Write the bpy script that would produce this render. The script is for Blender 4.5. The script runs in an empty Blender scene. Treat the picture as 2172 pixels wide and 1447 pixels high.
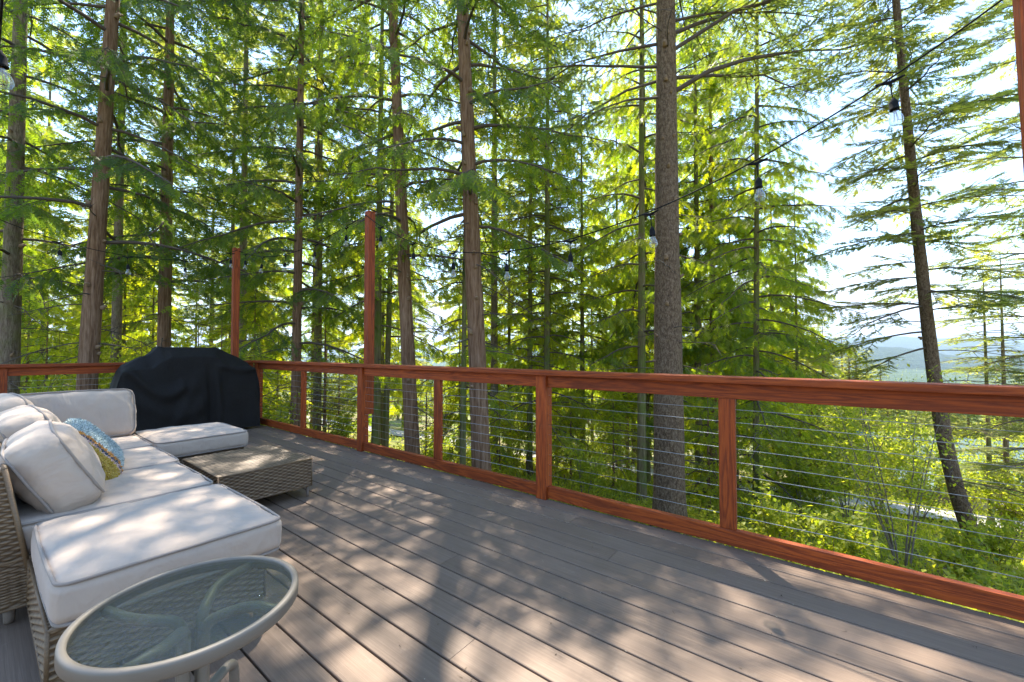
import bpy, bmesh, math, random
import numpy as np
from mathutils import Vector, Matrix
R = math.radians
rng = np.random.default_rng(7)
random.seed(7)
sc = bpy.context.scene
C = sc.collection

# ------------------------------------------------------------------ camera, sky, sun, exposure
FPX, CAMZ = 875.0, 1.11          # focal length in photo pixels (2172 wide), eye height over the deck
cam_d = bpy.data.cameras.new('camera'); cam = bpy.data.objects.new('camera', cam_d); C.objects.link(cam)
cam_d.sensor_width = 36.0; cam_d.lens = FPX / 2172 * 36.0
cam_d.clip_start = 0.02; cam_d.clip_end = 60000
cam.location = (0, 0, CAMZ); cam.rotation_euler = (R(90 + 1.342), 0, 0)
sc.camera = cam
SUN_AZ, SUN_EL = R(-7), R(61)
world = bpy.data.worlds.new('World'); sc.world = world; world.use_nodes = True
wn = world.node_tree; wn.nodes.clear()
def nd(nt, typ, ins=None, **props):
    n = nt.nodes.new(typ)
    for k, v in props.items(): setattr(n, k, v)
    for k, v in (ins or {}).items():
        s = n.inputs[k]
        if isinstance(v, bpy.types.NodeSocket): nt.links.new(v, s)
        else: s.default_value = v
    return n
sky = nd(wn, 'ShaderNodeTexSky', sky_type='NISHITA', sun_disc=False, sun_elevation=SUN_EL, sun_rotation=SUN_AZ,
         altitude=700, air_density=1.25, dust_density=0.2, ozone_density=2.2)
tc = nd(wn, 'ShaderNodeTexCoord'); sep = nd(wn, 'ShaderNodeSeparateXYZ', {0: tc.outputs['Generated']})
hz = nd(wn, 'ShaderNodeMath', {0: sep.outputs[2], 1: 0.0}, operation='MAXIMUM')
hz2 = nd(wn, 'ShaderNodeMath', {0: hz.outputs[0], 1: 0.22}, operation='ADD')
dx = nd(wn, 'ShaderNodeMath', {0: sep.outputs[0], 1: hz2.outputs[0]}, operation='DIVIDE')
dy = nd(wn, 'ShaderNodeMath', {0: sep.outputs[1], 1: hz2.outputs[0]}, operation='DIVIDE')
cv = nd(wn, 'ShaderNodeCombineXYZ', {0: dx.outputs[0], 1: dy.outputs[0], 2: 3.0})
cn = nd(wn, 'ShaderNodeTexNoise', {'Vector': cv.outputs[0], 'Scale': 0.9, 'Detail': 7.0, 'Roughness': 0.55})
low = nd(wn, 'ShaderNodeMapRange', {0: sep.outputs[2], 1: 0.0, 2: 0.32, 3: 0.24, 4: 0.0})
cs = nd(wn, 'ShaderNodeMath', {0: cn.outputs[0], 1: low.outputs[0]}, operation='ADD')
cm = nd(wn, 'ShaderNodeMapRange', {0: cs.outputs[0], 1: 0.60, 2: 0.76, 3: 0.0, 4: 1.0})
skys = nd(wn, 'ShaderNodeMixRGB', {0: 1.0, 1: sky.outputs[0], 2: (0.15, 0.15, 0.15, 1)}, blend_type='MULTIPLY')
mixc = nd(wn, 'ShaderNodeMixRGB', {0: cm.outputs[0], 1: skys.outputs[0], 2: (0.42, 0.435, 0.455, 1)})
bg = nd(wn, 'ShaderNodeBackground', {0: mixc.outputs[0], 1: 1.0})
nd(wn, 'ShaderNodeOutputWorld', {0: bg.outputs[0]})
SUN = Vector((math.sin(SUN_AZ) * math.cos(SUN_EL), math.cos(SUN_AZ) * math.cos(SUN_EL), math.sin(SUN_EL)))
sun_d = bpy.data.lights.new('sun', 'SUN'); sun_d.energy = 4.8; sun_d.angle = R(0.53); sun_d.color = (1.0, 0.94, 0.83)
sun = bpy.data.objects.new('sun', sun_d); C.objects.link(sun); sun.rotation_euler = SUN.to_track_quat('Z', 'Y').to_euler()
sun.location = (0, 0, 60)
vs = sc.view_settings
vs.view_transform = 'Standard'; vs.look = 'None'; vs.exposure = 1.82; vs.gamma = 1.0; vs.use_curve_mapping = False
cy = sc.cycles
cy.max_bounces = 9; cy.diffuse_bounces = 7; cy.glossy_bounces = 3; cy.transmission_bounces = 6; cy.transparent_max_bounces = 10
cy.volume_bounces = 0; cy.caustics_reflective = False; cy.caustics_refractive = False
cy.use_denoising = True; cy.sample_clamp_indirect = 6.0
try: cy.denoising_prefilter = 'ACCURATE'
except Exception: pass

# ------------------------------------------------------------------ helpers
def tag(o, label=None, cat=None, group=None, kind=None):
    for k, v in (('label', label), ('category', cat), ('group', group), ('kind', kind)):
        if v: o[k] = v
    return o
def empty(name, loc=(0, 0, 0), rz=0.0):
    o = bpy.data.objects.new(name, None); C.objects.link(o); o.location = loc; o.rotation_euler = (0, 0, rz); o.empty_display_size = .1
    return o
class Acc:
    """collects vertices and tri / quad faces for one mesh"""
    def __init__(s): s.v = []; s.q = []; s.t = []; s.n = 0; s.tint = []
    def add(s, v, q=None, t=None, tint=None):
        v = np.asarray(v, dtype=np.float64).reshape(-1, 3)
        if q is not None and len(q): s.q.append(np.asarray(q, dtype=np.int64).reshape(-1, 4) + s.n)
        if t is not None and len(t): s.t.append(np.asarray(t, dtype=np.int64).reshape(-1, 3) + s.n)
        s.v.append(v); s.n += len(v)
        if tint is None: tint = np.zeros(len(v))
        s.tint.append(np.broadcast_to(np.asarray(tint, dtype=np.float64), (len(v),)))
        return s
    def mesh(s, name, smooth=False, tint=False):
        v = np.concatenate(s.v); me = bpy.data.meshes.new(name)
        q = np.concatenate(s.q) if s.q else np.zeros((0, 4), int); t = np.concatenate(s.t) if s.t else np.zeros((0, 3), int)
        loops = np.concatenate([q.ravel(), t.ravel()]).astype(np.int32)
        starts = np.concatenate([np.arange(len(q)) * 4, len(q) * 4 + np.arange(len(t)) * 3]).astype(np.int32)
        me.vertices.add(len(v)); me.vertices.foreach_set('co', v.astype(np.float32).ravel())
        me.loops.add(len(loops)); me.loops.foreach_set('vertex_index', loops)
        me.polygons.add(len(starts)); me.polygons.foreach_set('loop_start', starts)
        me.polygons.foreach_set('use_smooth', np.full(len(starts), smooth, dtype=bool))
        if tint:
            a = me.attributes.new('tint', 'FLOAT', 'POINT'); a.data.foreach_set('value', np.concatenate(s.tint).astype(np.float32))
        me.update(calc_edges=True); me.validate()
        return me
    def build(s, name, mat, parent=None, smooth=False, tint=False, loc=None, rot=None):
        return link(name, s.mesh(name, smooth, tint), mat, parent, loc, rot)
def link(name, me, mat=None, parent=None, loc=None, rot=None):
    o = bpy.data.objects.new(name, me); C.objects.link(o)
    if mat is not None and len(me.materials) == 0: me.materials.append(mat)
    if parent is not None: o.parent = parent
    if loc is not None: o.location = loc
    if rot is not None: o.rotation_euler = rot
    return o
def smooth_all(me, on=True):
    me.polygons.foreach_set('use_smooth', np.full(len(me.polygons), on, dtype=bool))
_boxes = {}
def box_mesh(name, sx, sy, sz, bev=.004):
    key = (name, round(sx, 4), round(sy, 4), round(sz, 4), bev)
    if key in _boxes: return _boxes[key]
    bm = bmesh.new(); bmesh.ops.create_cube(bm, size=1.0)
    for v in bm.verts: v.co = Vector((v.co.x * sx, v.co.y * sy, v.co.z * sz))
    if bev: bmesh.ops.bevel(bm, geom=list(bm.edges), offset=bev, segments=2, affect='EDGES', profile=.6)
    me = bpy.data.meshes.new(name); bm.to_mesh(me); bm.free(); _boxes[key] = me
    return me
def box(name, x0, x1, y0, y1, z0, z1, mat, parent=None, bev=.004, rot=None):
    me = box_mesh(name, x1 - x0, y1 - y0, z1 - z0, bev)
    return link(name, me, mat, parent, ((x0 + x1) / 2, (y0 + y1) / 2, (z0 + z1) / 2), rot)
def frames(P, up=(0, 0, 1)):
    P = np.asarray(P, float); T = np.gradient(P, axis=0); T /= np.linalg.norm(T, axis=1)[:, None] + 1e-12
    A = np.broadcast_to(np.asarray(up, float), T.shape).copy()
    par = np.abs((A * T).sum(1)) > .95; A[par] = (1, 0, 0)
    N = np.cross(T, A); N /= np.linalg.norm(N, axis=1)[:, None] + 1e-12
    B = np.cross(T, N)
    return T, N, B
def tube(P, r, sides=6, closed=False, cap=True):
    P = np.asarray(P, float); n = len(P); r = np.broadcast_to(np.asarray(r, float), (n,))
    if closed:
        Pe = np.vstack([P[-1:], P, P[:1]]); T, N, B = frames(Pe); N, B = N[1:-1], B[1:-1]
    else: T, N, B = frames(P)
    a = np.arange(sides) / sides * 2 * np.pi
    v = P[:, None] + r[:, None, None] * (np.cos(a)[None, :, None] * N[:, None] + np.sin(a)[None, :, None] * B[:, None])
    v = v.reshape(-1, 3); m = n if closed else n - 1
    i = np.arange(m)[:, None] * sides; j = np.arange(sides)[None]; j2 = (j + 1) % sides; i2 = (np.arange(m)[:, None] + 1) % n * sides
    q = np.stack([i + j, i + j2, i2 + j2, i2 + j], -1).reshape(-1, 4); t = []
    if cap and not closed:
        v = np.vstack([v, P[0], P[-1]]); c0, c1 = n * sides, n * sides + 1
        for k in range(sides):
            t.append((c0, (k + 1) % sides, k)); t.append((c1, (n - 1) * sides + k, (n - 1) * sides + (k + 1) % sides))
    return v, q, np.array(t, int).reshape(-1, 3)
def arc_path(pts, rad=.05, seg=6):
    """polyline with rounded corners"""
    pts = [Vector(p) for p in pts]; out = [pts[0]]
    for a, b, c in zip(pts, pts[1:], pts[2:]):
        r = min(rad, (a - b).length * .45, (c - b).length * .45)
        p0 = b + (a - b).normalized() * r; p1 = b + (c - b).normalized() * r
        for k in range(seg + 1):
            t = k / seg; out.append(p0 * (1 - t) ** 2 + b * 2 * t * (1 - t) + p1 * t * t)
    out.append(pts[-1]); return np.array([tuple(p) for p in out])
def lathe(prof, n=24):
    prof = np.asarray(prof, float); a = np.arange(n) / n * 2 * np.pi
    v = np.stack([prof[:, 0, None] * np.cos(a), prof[:, 0, None] * np.sin(a), np.broadcast_to(prof[:, 1, None], (len(prof), n))], -1).reshape(-1, 3)
    i = np.arange(len(prof) - 1)[:, None] * n; j = np.arange(n)[None]; j2 = (j + 1) % n
    return v, np.stack([i + j, i + j2, i + n + j2, i + n + j], -1).reshape(-1, 4)
def vnoise(x, y, seed=0, octaves=3):
    """smooth value noise, numpy"""
    x = np.asarray(x, float); y = np.asarray(y, float); out = np.zeros(np.broadcast(x, y).shape); amp = 1.0; tot = 0
    for o in range(octaves):
        xi = np.floor(x).astype(np.int64); yi = np.floor(y).astype(np.int64); fx = x - xi; fy = y - yi
        fx = fx * fx * (3 - 2 * fx); fy = fy * fy * (3 - 2 * fy)
        def h(a, b):
            k = (a * 374761393 + b * 668265263 + (seed + o * 17) * 982451653) & 0xFFFFFFFF
            k = ((k ^ (k >> 13)) * 1274126177) & 0xFFFFFFFF
            return ((k ^ (k >> 16)) & 0xFFFF) / 65535.0 * 2 - 1
        out = out + amp * ((h(xi, yi) * (1 - fx) + h(xi + 1, yi) * fx) * (1 - fy) + (h(xi, yi + 1) * (1 - fx) + h(xi + 1, yi + 1) * fx) * fy)
        tot += amp; amp *= .5; x = x * 2.03 + 5.1; y = y * 2.03 + 1.7
    return out / tot

# ------------------------------------------------------------------ materials
def mat(name):
    m = bpy.data.materials.new(name); m.use_nodes = True; nt = m.node_tree; nt.nodes.clear()
    out = nd(nt, 'ShaderNodeOutputMaterial'); return m, nt, out
def ramp(nt, fac, stops, interp='LINEAR'):
    n = nd(nt, 'ShaderNodeValToRGB', {0: fac}); cr = n.color_ramp; cr.interpolation = interp
    while len(cr.elements) < len(stops): cr.elements.new(0.5)
    for e, (p, c) in zip(cr.elements, stops): e.position = p; e.color = (*c, 1)
    return n.outputs[0]
def mapping(nt, src, scale=(1, 1, 1), rot=(0, 0, 0), loc=(0, 0, 0)):
    return nd(nt, 'ShaderNodeMapping', {'Vector': src, 'Scale': scale, 'Rotation': rot, 'Location': loc}).outputs[0]
def objco(nt): return nd(nt, 'ShaderNodeTexCoord').outputs['Object']
def noise(nt, v, scale, detail=4.0, rough=.55, out=0, dist=0.0):
    return nd(nt, 'ShaderNodeTexNoise', {'Vector': v, 'Scale': scale, 'Detail': detail, 'Roughness': rough, 'Distortion': dist}).outputs[out]
def bump(nt, h, strength=.3, dist=.01): return nd(nt, 'ShaderNodeBump', {'Height': h, 'Strength': strength, 'Distance': dist}).outputs[0]
def mixc_(nt, f, a, b, bt='MIX'): return nd(nt, 'ShaderNodeMixRGB', {0: f, 1: a, 2: b}, blend_type=bt).outputs[0]
def math_(nt, op, a, b=0.0): return nd(nt, 'ShaderNodeMath', {0: a, 1: b}, operation=op).outputs[0]
def rand_offset(nt, v, amt=40.0):
    oi = nd(nt, 'ShaderNodeObjectInfo').outputs['Random']; m = math_(nt, 'MULTIPLY', oi, amt)
    return nd(nt, 'ShaderNodeVectorMath', {0: v, 1: nd(nt, 'ShaderNodeCombineXYZ', {0: m, 1: m, 2: m}).outputs[0]}, operation='ADD').outputs[0], oi
def principled(nt, out, col, rough=.7, normal=None, spec=.4, **kw):
    ins = {'Base Color': col, 'Roughness': rough, 'Specular IOR Level': spec}
    if normal is not None: ins['Normal'] = normal
    ins.update(kw); p = nd(nt, 'ShaderNodeBsdfPrincipled', ins); nt.links.new(p.outputs[0], out.inputs[0]); return p

def wood_mat(name, axis):
    """stained cedar, grain running along the given local axis"""
    m, nt, out = mat(name); v, oi = rand_offset(nt, objco(nt))
    s = {'x': (.55, 9, 9), 'z': (9, 9, .55)}[axis]
    vm = mapping(nt, v, s); w = noise(nt, vm, 1.6, 3, .5, dist=.6)
    rings = math_(nt, 'FRACT', math_(nt, 'MULTIPLY', w, 9.0)); tri = math_(nt, 'ABSOLUTE', math_(nt, 'SUBTRACT', rings, .5))
    g = math_(nt, 'MULTIPLY', tri, 2.0); fine = noise(nt, mapping(nt, v, tuple(a * 14 for a in s)), 3, 3, .6)
    c1 = ramp(nt, g, [(0, (.070, .010, .003)), (.5, (.25, .042, .006)), (1, (.46, .092, .010))])
    blot = noise(nt, v, 2.2, 3); c2 = mixc_(nt, math_(nt, 'MULTIPLY', blot, .55), c1, (.29, .048, .007, 1))
    c3 = mixc_(nt, .35, c2, ramp(nt, fine, [(.3, (.085, .012, .004)), (.7, (.43, .085, .010))]))
    wear = nd(nt, 'ShaderNodeMapRange', {0: noise(nt, v, 5.5, 5, .7), 1: .60, 2: .76, 3: 0.0, 4: .3}).outputs[0]
    c3 = mixc_(nt, wear, c3, (.34, .10, .035, 1))
    val = nd(nt, 'ShaderNodeHueSaturation', {'Color': c3, 'Value': nd(nt, 'ShaderNodeMapRange', {0: oi, 3: .85, 4: 1.15}).outputs[0]}).outputs[0]
    principled(nt, out, val, ramp(nt, fine, [(0, (.5,) * 3), (1, (.75,) * 3)]), bump(nt, math_(nt, 'ADD', g, fine), .4, .002), .3)
    return m
WOODX, WOODZ = wood_mat('stained_wood_long', 'x'), wood_mat('stained_wood_upright', 'z')

def deck_mat():
    m, nt, out = mat('composite_decking'); v, oi = rand_offset(nt, objco(nt))
    streak = noise(nt, mapping(nt, v, (1.2, 75, 75)), 1.6, 5, .62); fine = noise(nt, mapping(nt, v, (6, 420, 420)), 1.2, 3, .6)
    patch = noise(nt, mapping(nt, v, (1, 3, 3)), 2.2, 4)
    c = ramp(nt, streak, [(.25, (.098, .067, .048)), (.5, (.155, .110, .080)), (.75, (.225, .165, .123))])
    c = mixc_(nt, .32, c, ramp(nt, fine, [(.3, (.078, .054, .040)), (.7, (.26, .20, .155))]))
    c = mixc_(nt, .30, c, ramp(nt, patch, [(.3, (.105, .075, .058)), (.7, (.215, .158, .118))]))
    spots = nd(nt, 'ShaderNodeMapRange', {0: noise(nt, v, 16, 5, .7), 1: .62, 2: .78, 3: 0.0, 4: .4}).outputs[0]
    c = mixc_(nt, spots, c, (.27, .225, .185, 1))
    c = nd(nt, 'ShaderNodeHueSaturation', {'Color': c, 'Saturation': 1.18, 'Value': nd(nt, 'ShaderNodeMapRange', {0: oi, 3: .96, 4: 1.18}).outputs[0]}).outputs[0]
    principled(nt, out, c, ramp(nt, patch, [(.3, (.5,) * 3), (.7, (.7,) * 3)]), bump(nt, math_(nt, 'ADD', streak, math_(nt, 'MULTIPLY', fine, .6)), .5, .0016), .35)
    return m
DECK = deck_mat()
def plain(name, col, rough=.6, spec=.4, metal=0.0, nscale=0, namp=.12, bstr=0, bscale=60, bdist=.002):
    m, nt, out = mat(name); v = objco(nt); c = (*col, 1); n = None
    if nscale:
        f = noise(nt, v, nscale, 4); c = mixc_(nt, f, tuple(a * (1 - namp) for a in col) + (1,), tuple(min(1, a * (1 + namp)) for a in col) + (1,))
    if bstr: n = bump(nt, noise(nt, v, bscale, 4), bstr, bdist)
    principled(nt, out, c, rough, n, spec, **{'Metallic': metal}); return m
DARKWOOD = plain('deck_framing', (.10, .075, .05), .9, nscale=8, namp=.3)
STEEL = plain('steel_cable', (.40, .40, .40), .5, metal=.7)
BLACKRUB = plain('black_rubber', (.010, .010, .011), .85, .15)
def fabric_mat(name, col):
    m, nt, out = mat(name); v, oi = rand_offset(nt, objco(nt))
    big = noise(nt, mapping(nt, v, (4, 11, 7)), 1.0, 3, .5, dist=.5); med = noise(nt, v, 5.0, 4, .55); wv = noise(nt, v, 420, 2)
    c = ramp(nt, med, [(.3, tuple(a * .93 for a in col)), (.7, tuple(min(1, a * 1.05) for a in col))])
    stain = nd(nt, 'ShaderNodeMapRange', {0: noise(nt, v, 3.3, 5, .7), 1: .55, 2: .8, 3: 0.0, 4: .16}).outputs[0]
    c = mixc_(nt, stain, c, (.31, .255, .205, 1))
    h = math_(nt, 'ADD', math_(nt, 'MULTIPLY', big, 1.0), math_(nt, 'MULTIPLY', med, .45))
    n1 = bump(nt, h, .38, .035)
    n2 = nd(nt, 'ShaderNodeBump', {'Height': wv, 'Strength': .12, 'Distance': .001, 'Normal': n1}).outputs[0]
    principled(nt, out, c, .85, n2, .2, **{'Sheen Weight': .15}); return m
FABRIC = fabric_mat('pale_grey_fabric', (.45, .35, .27))
PIPING = fabric_mat('piping_fabric', (.27, .22, .18))
def wicker_mat():
    m, nt, out = mat('wicker'); v = objco(nt); t = nd(nt, 'ShaderNodeAttribute', attribute_name='tint').outputs['Fac']
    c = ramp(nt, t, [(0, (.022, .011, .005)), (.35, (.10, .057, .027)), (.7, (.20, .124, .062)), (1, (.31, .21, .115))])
    f = noise(nt, mapping(nt, v, (30, 30, 160)), 1.5, 3); c = mixc_(nt, .35, c, ramp(nt, f, [(.3, (.045, .026, .012)), (.7, (.22, .145, .078))]))
    principled(nt, out, c, .5, bump(nt, f, .3, .001), .4); return m
WICKER = wicker_mat()
def cover_mat():
    m, nt, out = mat('black_cover_cloth'); v = objco(nt)
    n1 = noise(nt, mapping(nt, v, (3, 5, 2.2)), 1.5, 4, .55, dist=.8); n2 = noise(nt, v, 300, 2)
    nb = bump(nt, n1, .18, .02); nb = nd(nt, 'ShaderNodeBump', {'Height': n2, 'Strength': .2, 'Distance': .001, 'Normal': nb}).outputs[0]
    c = ramp(nt, noise(nt, v, 90, 3), [(.3, (.0085, .007, .006)), (.7, (.017, .014, .012))])
    principled(nt, out, c, .75, nb, .18); return m
COVER = cover_mat()
TABLE_METAL = plain('taupe_painted_metal', (.165, .138, .106), .5, .5, nscale=20, namp=.1)
def glass_mat():
    m, nt, out = mat('hammered_glass'); v = objco(nt)
    h = noise(nt, mapping(nt, v, (60, 105, 60)), 1.6, 3, .55, dist=.8)
    n = bump(nt, h, .85, .008)
    tr = nd(nt, 'ShaderNodeBsdfTransparent', {0: (.72, .76, .71, 1)})
    gl = nd(nt, 'ShaderNodeBsdfGlossy', {'Color': (.85, .88, .84, 1), 'Roughness': .03, 'Normal': n})
    fr = nd(nt, 'ShaderNodeFresnel', {'IOR': 1.8, 'Normal': n})
    b = nd(nt, 'ShaderNodeMixShader', {0: math_(nt, 'MULTIPLY', fr.outputs[0], math_(nt, 'SUBTRACT', 1.0, nd(nt, 'ShaderNodeNewGeometry').outputs['Backfacing'])), 1: tr.outputs[0], 2: gl.outputs[0]})
    nt.links.new(b.outputs[0], out.inputs[0]); return m
GLASS = glass_mat()
def bulb_mat():
    m, nt, out = mat('clear_bulb_glass')
    tr = nd(nt, 'ShaderNodeBsdfTransparent', {0: (.92, .94, .93, 1)}); gl = nd(nt, 'ShaderNodeBsdfGlossy', {'Roughness': .04})
    lw = nd(nt, 'ShaderNodeLayerWeight', {0: .35}); f = nd(nt, 'ShaderNodeMapRange', {0: lw.outputs['Facing'], 3: .06, 4: .7})
    nt.links.new(nd(nt, 'ShaderNodeMixShader', {0: f.outputs[0], 1: tr.outputs[0], 2: gl.outputs[0]}).outputs[0], out.inputs[0]); return m
BULB = bulb_mat()
FILAMENT = plain('bulb_filament', (.5, .33, .16), .4)
def bark_mat(name, dark, mid, light, sx=22, sz=1.5, moss=0.0, vor=.35, val=1.35):
    m, nt, out = mat(name); v, oi = rand_offset(nt, objco(nt), 9)
    vv = mapping(nt, v, (sx, sx, sz)); a = noise(nt, vv, 1.4, 6, .62, dist=.35)
    vo = nd(nt, 'ShaderNodeTexVoronoi', {'Vector': mapping(nt, v, (sx * 1.3, sx * 1.3, sz * 1.6)), 'Scale': 1.2}, feature='DISTANCE_TO_EDGE').outputs['Distance']
    b = noise(nt, mapping(nt, v, (sx * 4, sx * 4, sz * 5)), 1.5, 4, .65)
    h = math_(nt, 'ADD', math_(nt, 'ADD', a, math_(nt, 'MULTIPLY', math_(nt, 'MINIMUM', vo, .3), vor)), math_(nt, 'MULTIPLY', b, .35))
    c = ramp(nt, h, [(.48, dark), (.68, mid), (.92, light)])
    big = noise(nt, v, .9, 3); c = mixc_(nt, math_(nt, 'MULTIPLY', big, .35), c, (*mid, 1))
    if moss:
        mm = nd(nt, 'ShaderNodeMapRange', {0: noise(nt, v, 2.4, 5, .65), 1: .44, 2: .6, 3: 0.0, 4: moss}).outputs[0]
        c = mixc_(nt, mm, c, (.10, .125, .035, 1))
    c = nd(nt, 'ShaderNodeHueSaturation', {'Color': c, 'Saturation': 1.2, 'Value': val}).outputs[0]
    principled(nt, out, c, .9, bump(nt, h, 1.0, .03), .2); return m
BARK_CEDAR = bark_mat('red_brown_bark', (.040, .022, .014), (.150, .092, .062), (.27, .185, .135))
BARK_FIR = bark_mat('scaly_grey_bark', (.042, .027, .018), (.155, .106, .074), (.31, .228, .165), sx=26, sz=11, vor=.5, val=.92)
BARK_MOSS = bark_mat('mossy_bark', (.045, .036, .020), (.13, .105, .062), (.23, .19, .12), moss=.75)
BARK_GREY = bark_mat('grey_furrowed_bark', (.042, .030, .022), (.135, .10, .075), (.25, .20, .155), sx=20, sz=4, moss=.3)
TWIG = plain('twig_wood', (.095, .068, .052), .9, nscale=9, namp=.4)
STEM = plain('pale_shrub_stem', (.19, .15, .11), .85, nscale=12, namp=.3)
STUB = plain('sawn_branch_stub', (.24, .15, .085), .8, nscale=40, namp=.4)
def leaf_mat(name, dark, mid, light, trans=.5, tboost=(2.0, 1.9, 1.0)):
    m, nt, out = mat(name); t = nd(nt, 'ShaderNodeAttribute', attribute_name='tint').outputs['Fac']
    c = ramp(nt, t, [(0, dark), (.5, mid), (1, light)])
    d = nd(nt, 'ShaderNodeBsdfPrincipled', {'Base Color': c, 'Roughness': .5, 'Specular IOR Level': .35})
    tcol = mixc_(nt, 1.0, c, (*tboost, 1), 'MULTIPLY')
    tr = nd(nt, 'ShaderNodeBsdfTranslucent', {0: tcol})
    nt.links.new(nd(nt, 'ShaderNodeMixShader', {0: trans, 1: d.outputs[0], 2: tr.outputs[0]}).outputs[0], out.inputs[0]); return m
LEAF_CEDAR = leaf_mat('cedar_foliage', (.058, .102, .034), (.145, .205, .028), (.30, .31, .022), .62, (2.35, 2.25, .55))
LEAF_FIR = leaf_mat('fir_foliage', (.066, .108, .052), (.155, .19, .055), (.31, .305, .07), .58, (2.2, 2.1, .9))
LEAF_BROAD = leaf_mat('broad_leaf', (.095, .155, .022), (.21, .255, .03), (.40, .395, .06), .6, (2.2, 2.1, .7))

# ------------------------------------------------------------------ terrain
def terr(x, y, fine=True):
    x = np.asarray(x, float); y = np.asarray(y, float)
    w = .13 * x + .176 * y; w = np.where(w > 0, w, 0) + .25 * np.exp(-np.abs(w) / .25)
    z = -.35 - 62 * (1 - np.exp(-w / 62))
    r = np.hypot(x, y)
    if fine: z = z + vnoise(x * .45, y * .45, 3) * .16 * np.clip(r / 6, 0, 1) + vnoise(x * .03, y * .03, 5) * np.clip((r - 30) / 60, 0, 1) * 2.0
    return z
def tz(x, y): return float(terr(x, y))
nr, na = 130, 300
rr = np.concatenate([[0.0], np.geomspace(.8, 16000, nr - 1)]); aa = np.arange(na) / na * 2 * np.pi
gx = rr[:, None] * np.sin(aa); gy = rr[:, None] * np.cos(aa); gz_ = terr(gx, gy)
A = Acc(); ii = np.arange(nr - 1)[:, None] * na; jj = np.arange(na)[None]; j2 = (jj + 1) % na
A.add(np.stack([gx, gy, gz_], -1).reshape(-1, 3), np.stack([ii + jj, ii + na + jj, ii + na + j2, ii + j2], -1).reshape(-1, 4))
m, nt, out = mat('forest_floor'); v = objco(nt)
n1 = noise(nt, v, .55, 6, .6); n2 = noise(nt, v, 9, 5, .7); n3 = noise(nt, v, .012, 4, .6)
c = ramp(nt, n2, [(.3, (.09, .075, .035)), (.5, (.21, .165, .09)), (.7, (.31, .24, .16))])
g = ramp(nt, n2, [(.3, (.09, .13, .02)), (.7, (.24, .27, .05))])
c = mixc_(nt, nd(nt, 'ShaderNodeMapRange', {0: n1, 1: .42, 2: .58}).outputs[0], c, g)
dist = nd(nt, 'ShaderNodeVectorMath', {0: v}, operation='LENGTH').outputs['Value']
c = mixc_(nt, nd(nt, 'ShaderNodeMapRange', {0: dist, 1: 60.0, 2: 200.0}).outputs[0], c, ramp(nt, n3, [(.35, (.03, .05, .018)), (.65, (.06, .085, .03))]))
principled(nt, out, c, .95, bump(nt, math_(nt, 'ADD', n2, n1), .9, .12), .15)
FLOOR = m
ground = A.build('ground', FLOOR, smooth=True); ground['kind'] = 'structure'
def place(px, Y, py=744.0):
    """world X of a photo column at depth Y"""
    return (px - 1086.0) / FPX * Y

# gravel drive, draped over the ground
path = np.array([(-26, 31), (-14, 26.5), (-3, 21.4), (5, 18.2), (12, 15.8), (17, 14.4), (24, 12.9), (36, 11.5)], float)
tt = np.linspace(0, len(path) - 1, 90); px_ = np.interp(tt, range(len(path)), path[:, 0]); py_ = np.interp(tt, range(len(path)), path[:, 1])
k = np.ones(7) / 7; px_[3:-3] = np.convolve(px_, k, 'valid'); py_[3:-3] = np.convolve(py_, k, 'valid')
T, N, B = frames(np.c_[px_, py_, 0 * px_]); lat = np.linspace(-1.9, 1.9, 9)
rx = px_[:, None] + N[:, 0, None] * lat; ry = py_[:, None] + N[:, 1, None] * lat
rz = np.maximum(terr(rx, ry) + .05, (terr(rx, ry, False) + .10)) - .04 * (np.abs(lat) / 1.9) ** 2
A = Acc(); i = np.arange(89)[:, None] * 9; j = np.arange(8)[None]
A.add(np.stack([rx, ry, rz], -1).reshape(-1, 3), np.stack([i + j, i + j + 1, i + 10 + j, i + 9 + j], -1).reshape(-1, 4))
m, nt, out = mat('pale_gravel'); v = objco(nt); n1 = noise(nt, v, 14, 6, .75); n2 = noise(nt, v, .8, 3)
c = mixc_(nt, .5, ramp(nt, n1, [(.3, (.22, .20, .18)), (.7, (.48, .45, .41))]), ramp(nt, n2, [(.3, (.27, .25, .22)), (.7, (.44, .42, .39))]))
principled(nt, out, c, .95, bump(nt, n1, .8, .03), .2)
o = A.build('gravel_road', m, smooth=True); o['kind'] = 'structure'

# far hills
def ridge(name, dist, a0, a1, hbase, amp, seed, mt):
    n, mrow = 160, 14; a = np.linspace(R(a0), R(a1), n); A = Acc(); V = []
    prof = hbase + amp * vnoise(a * 7, a * 0 + seed, seed, 4)
    for k in range(mrow):
        t = k / (mrow - 1); d = dist * (1 + .55 * (t - .5)); s = math.sin(math.pi * min(1, t * 1.15) / 1.15 * 1.0) if t < .9 else math.sin(math.pi * .9 / 1.0)
        s = math.sin(t * math.pi) ** .8
        h = -75 + (prof + 75) * s + vnoise(a * 60, a * 0 + k * .7, seed + 4, 3) * amp * .10 * s
        V.append(np.c_[np.sin(a) * d, np.cos(a) * d, h])
    i = np.arange(mrow - 1)[:, None] * n; j = np.arange(n - 1)[None]
    A.add(np.concatenate(V), np.stack([i + j, i + j + 1, i + n + j + 1, i + n + j], -1).reshape(-1, 4))
    o = A.build(name, mt, smooth=True); o['kind'] = 'structure'; return o
m, nt, out = mat('wooded_hillside'); v = objco(nt)
c = ramp(nt, noise(nt, v, .03, 6, .75), [(.35, (.022, .038, .018)), (.65, (.06, .085, .035))]); principled(nt, out, c, .95, bump(nt, noise(nt, v, .05, 5, .7), 1, 20), .1)
HILLS = m
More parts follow.
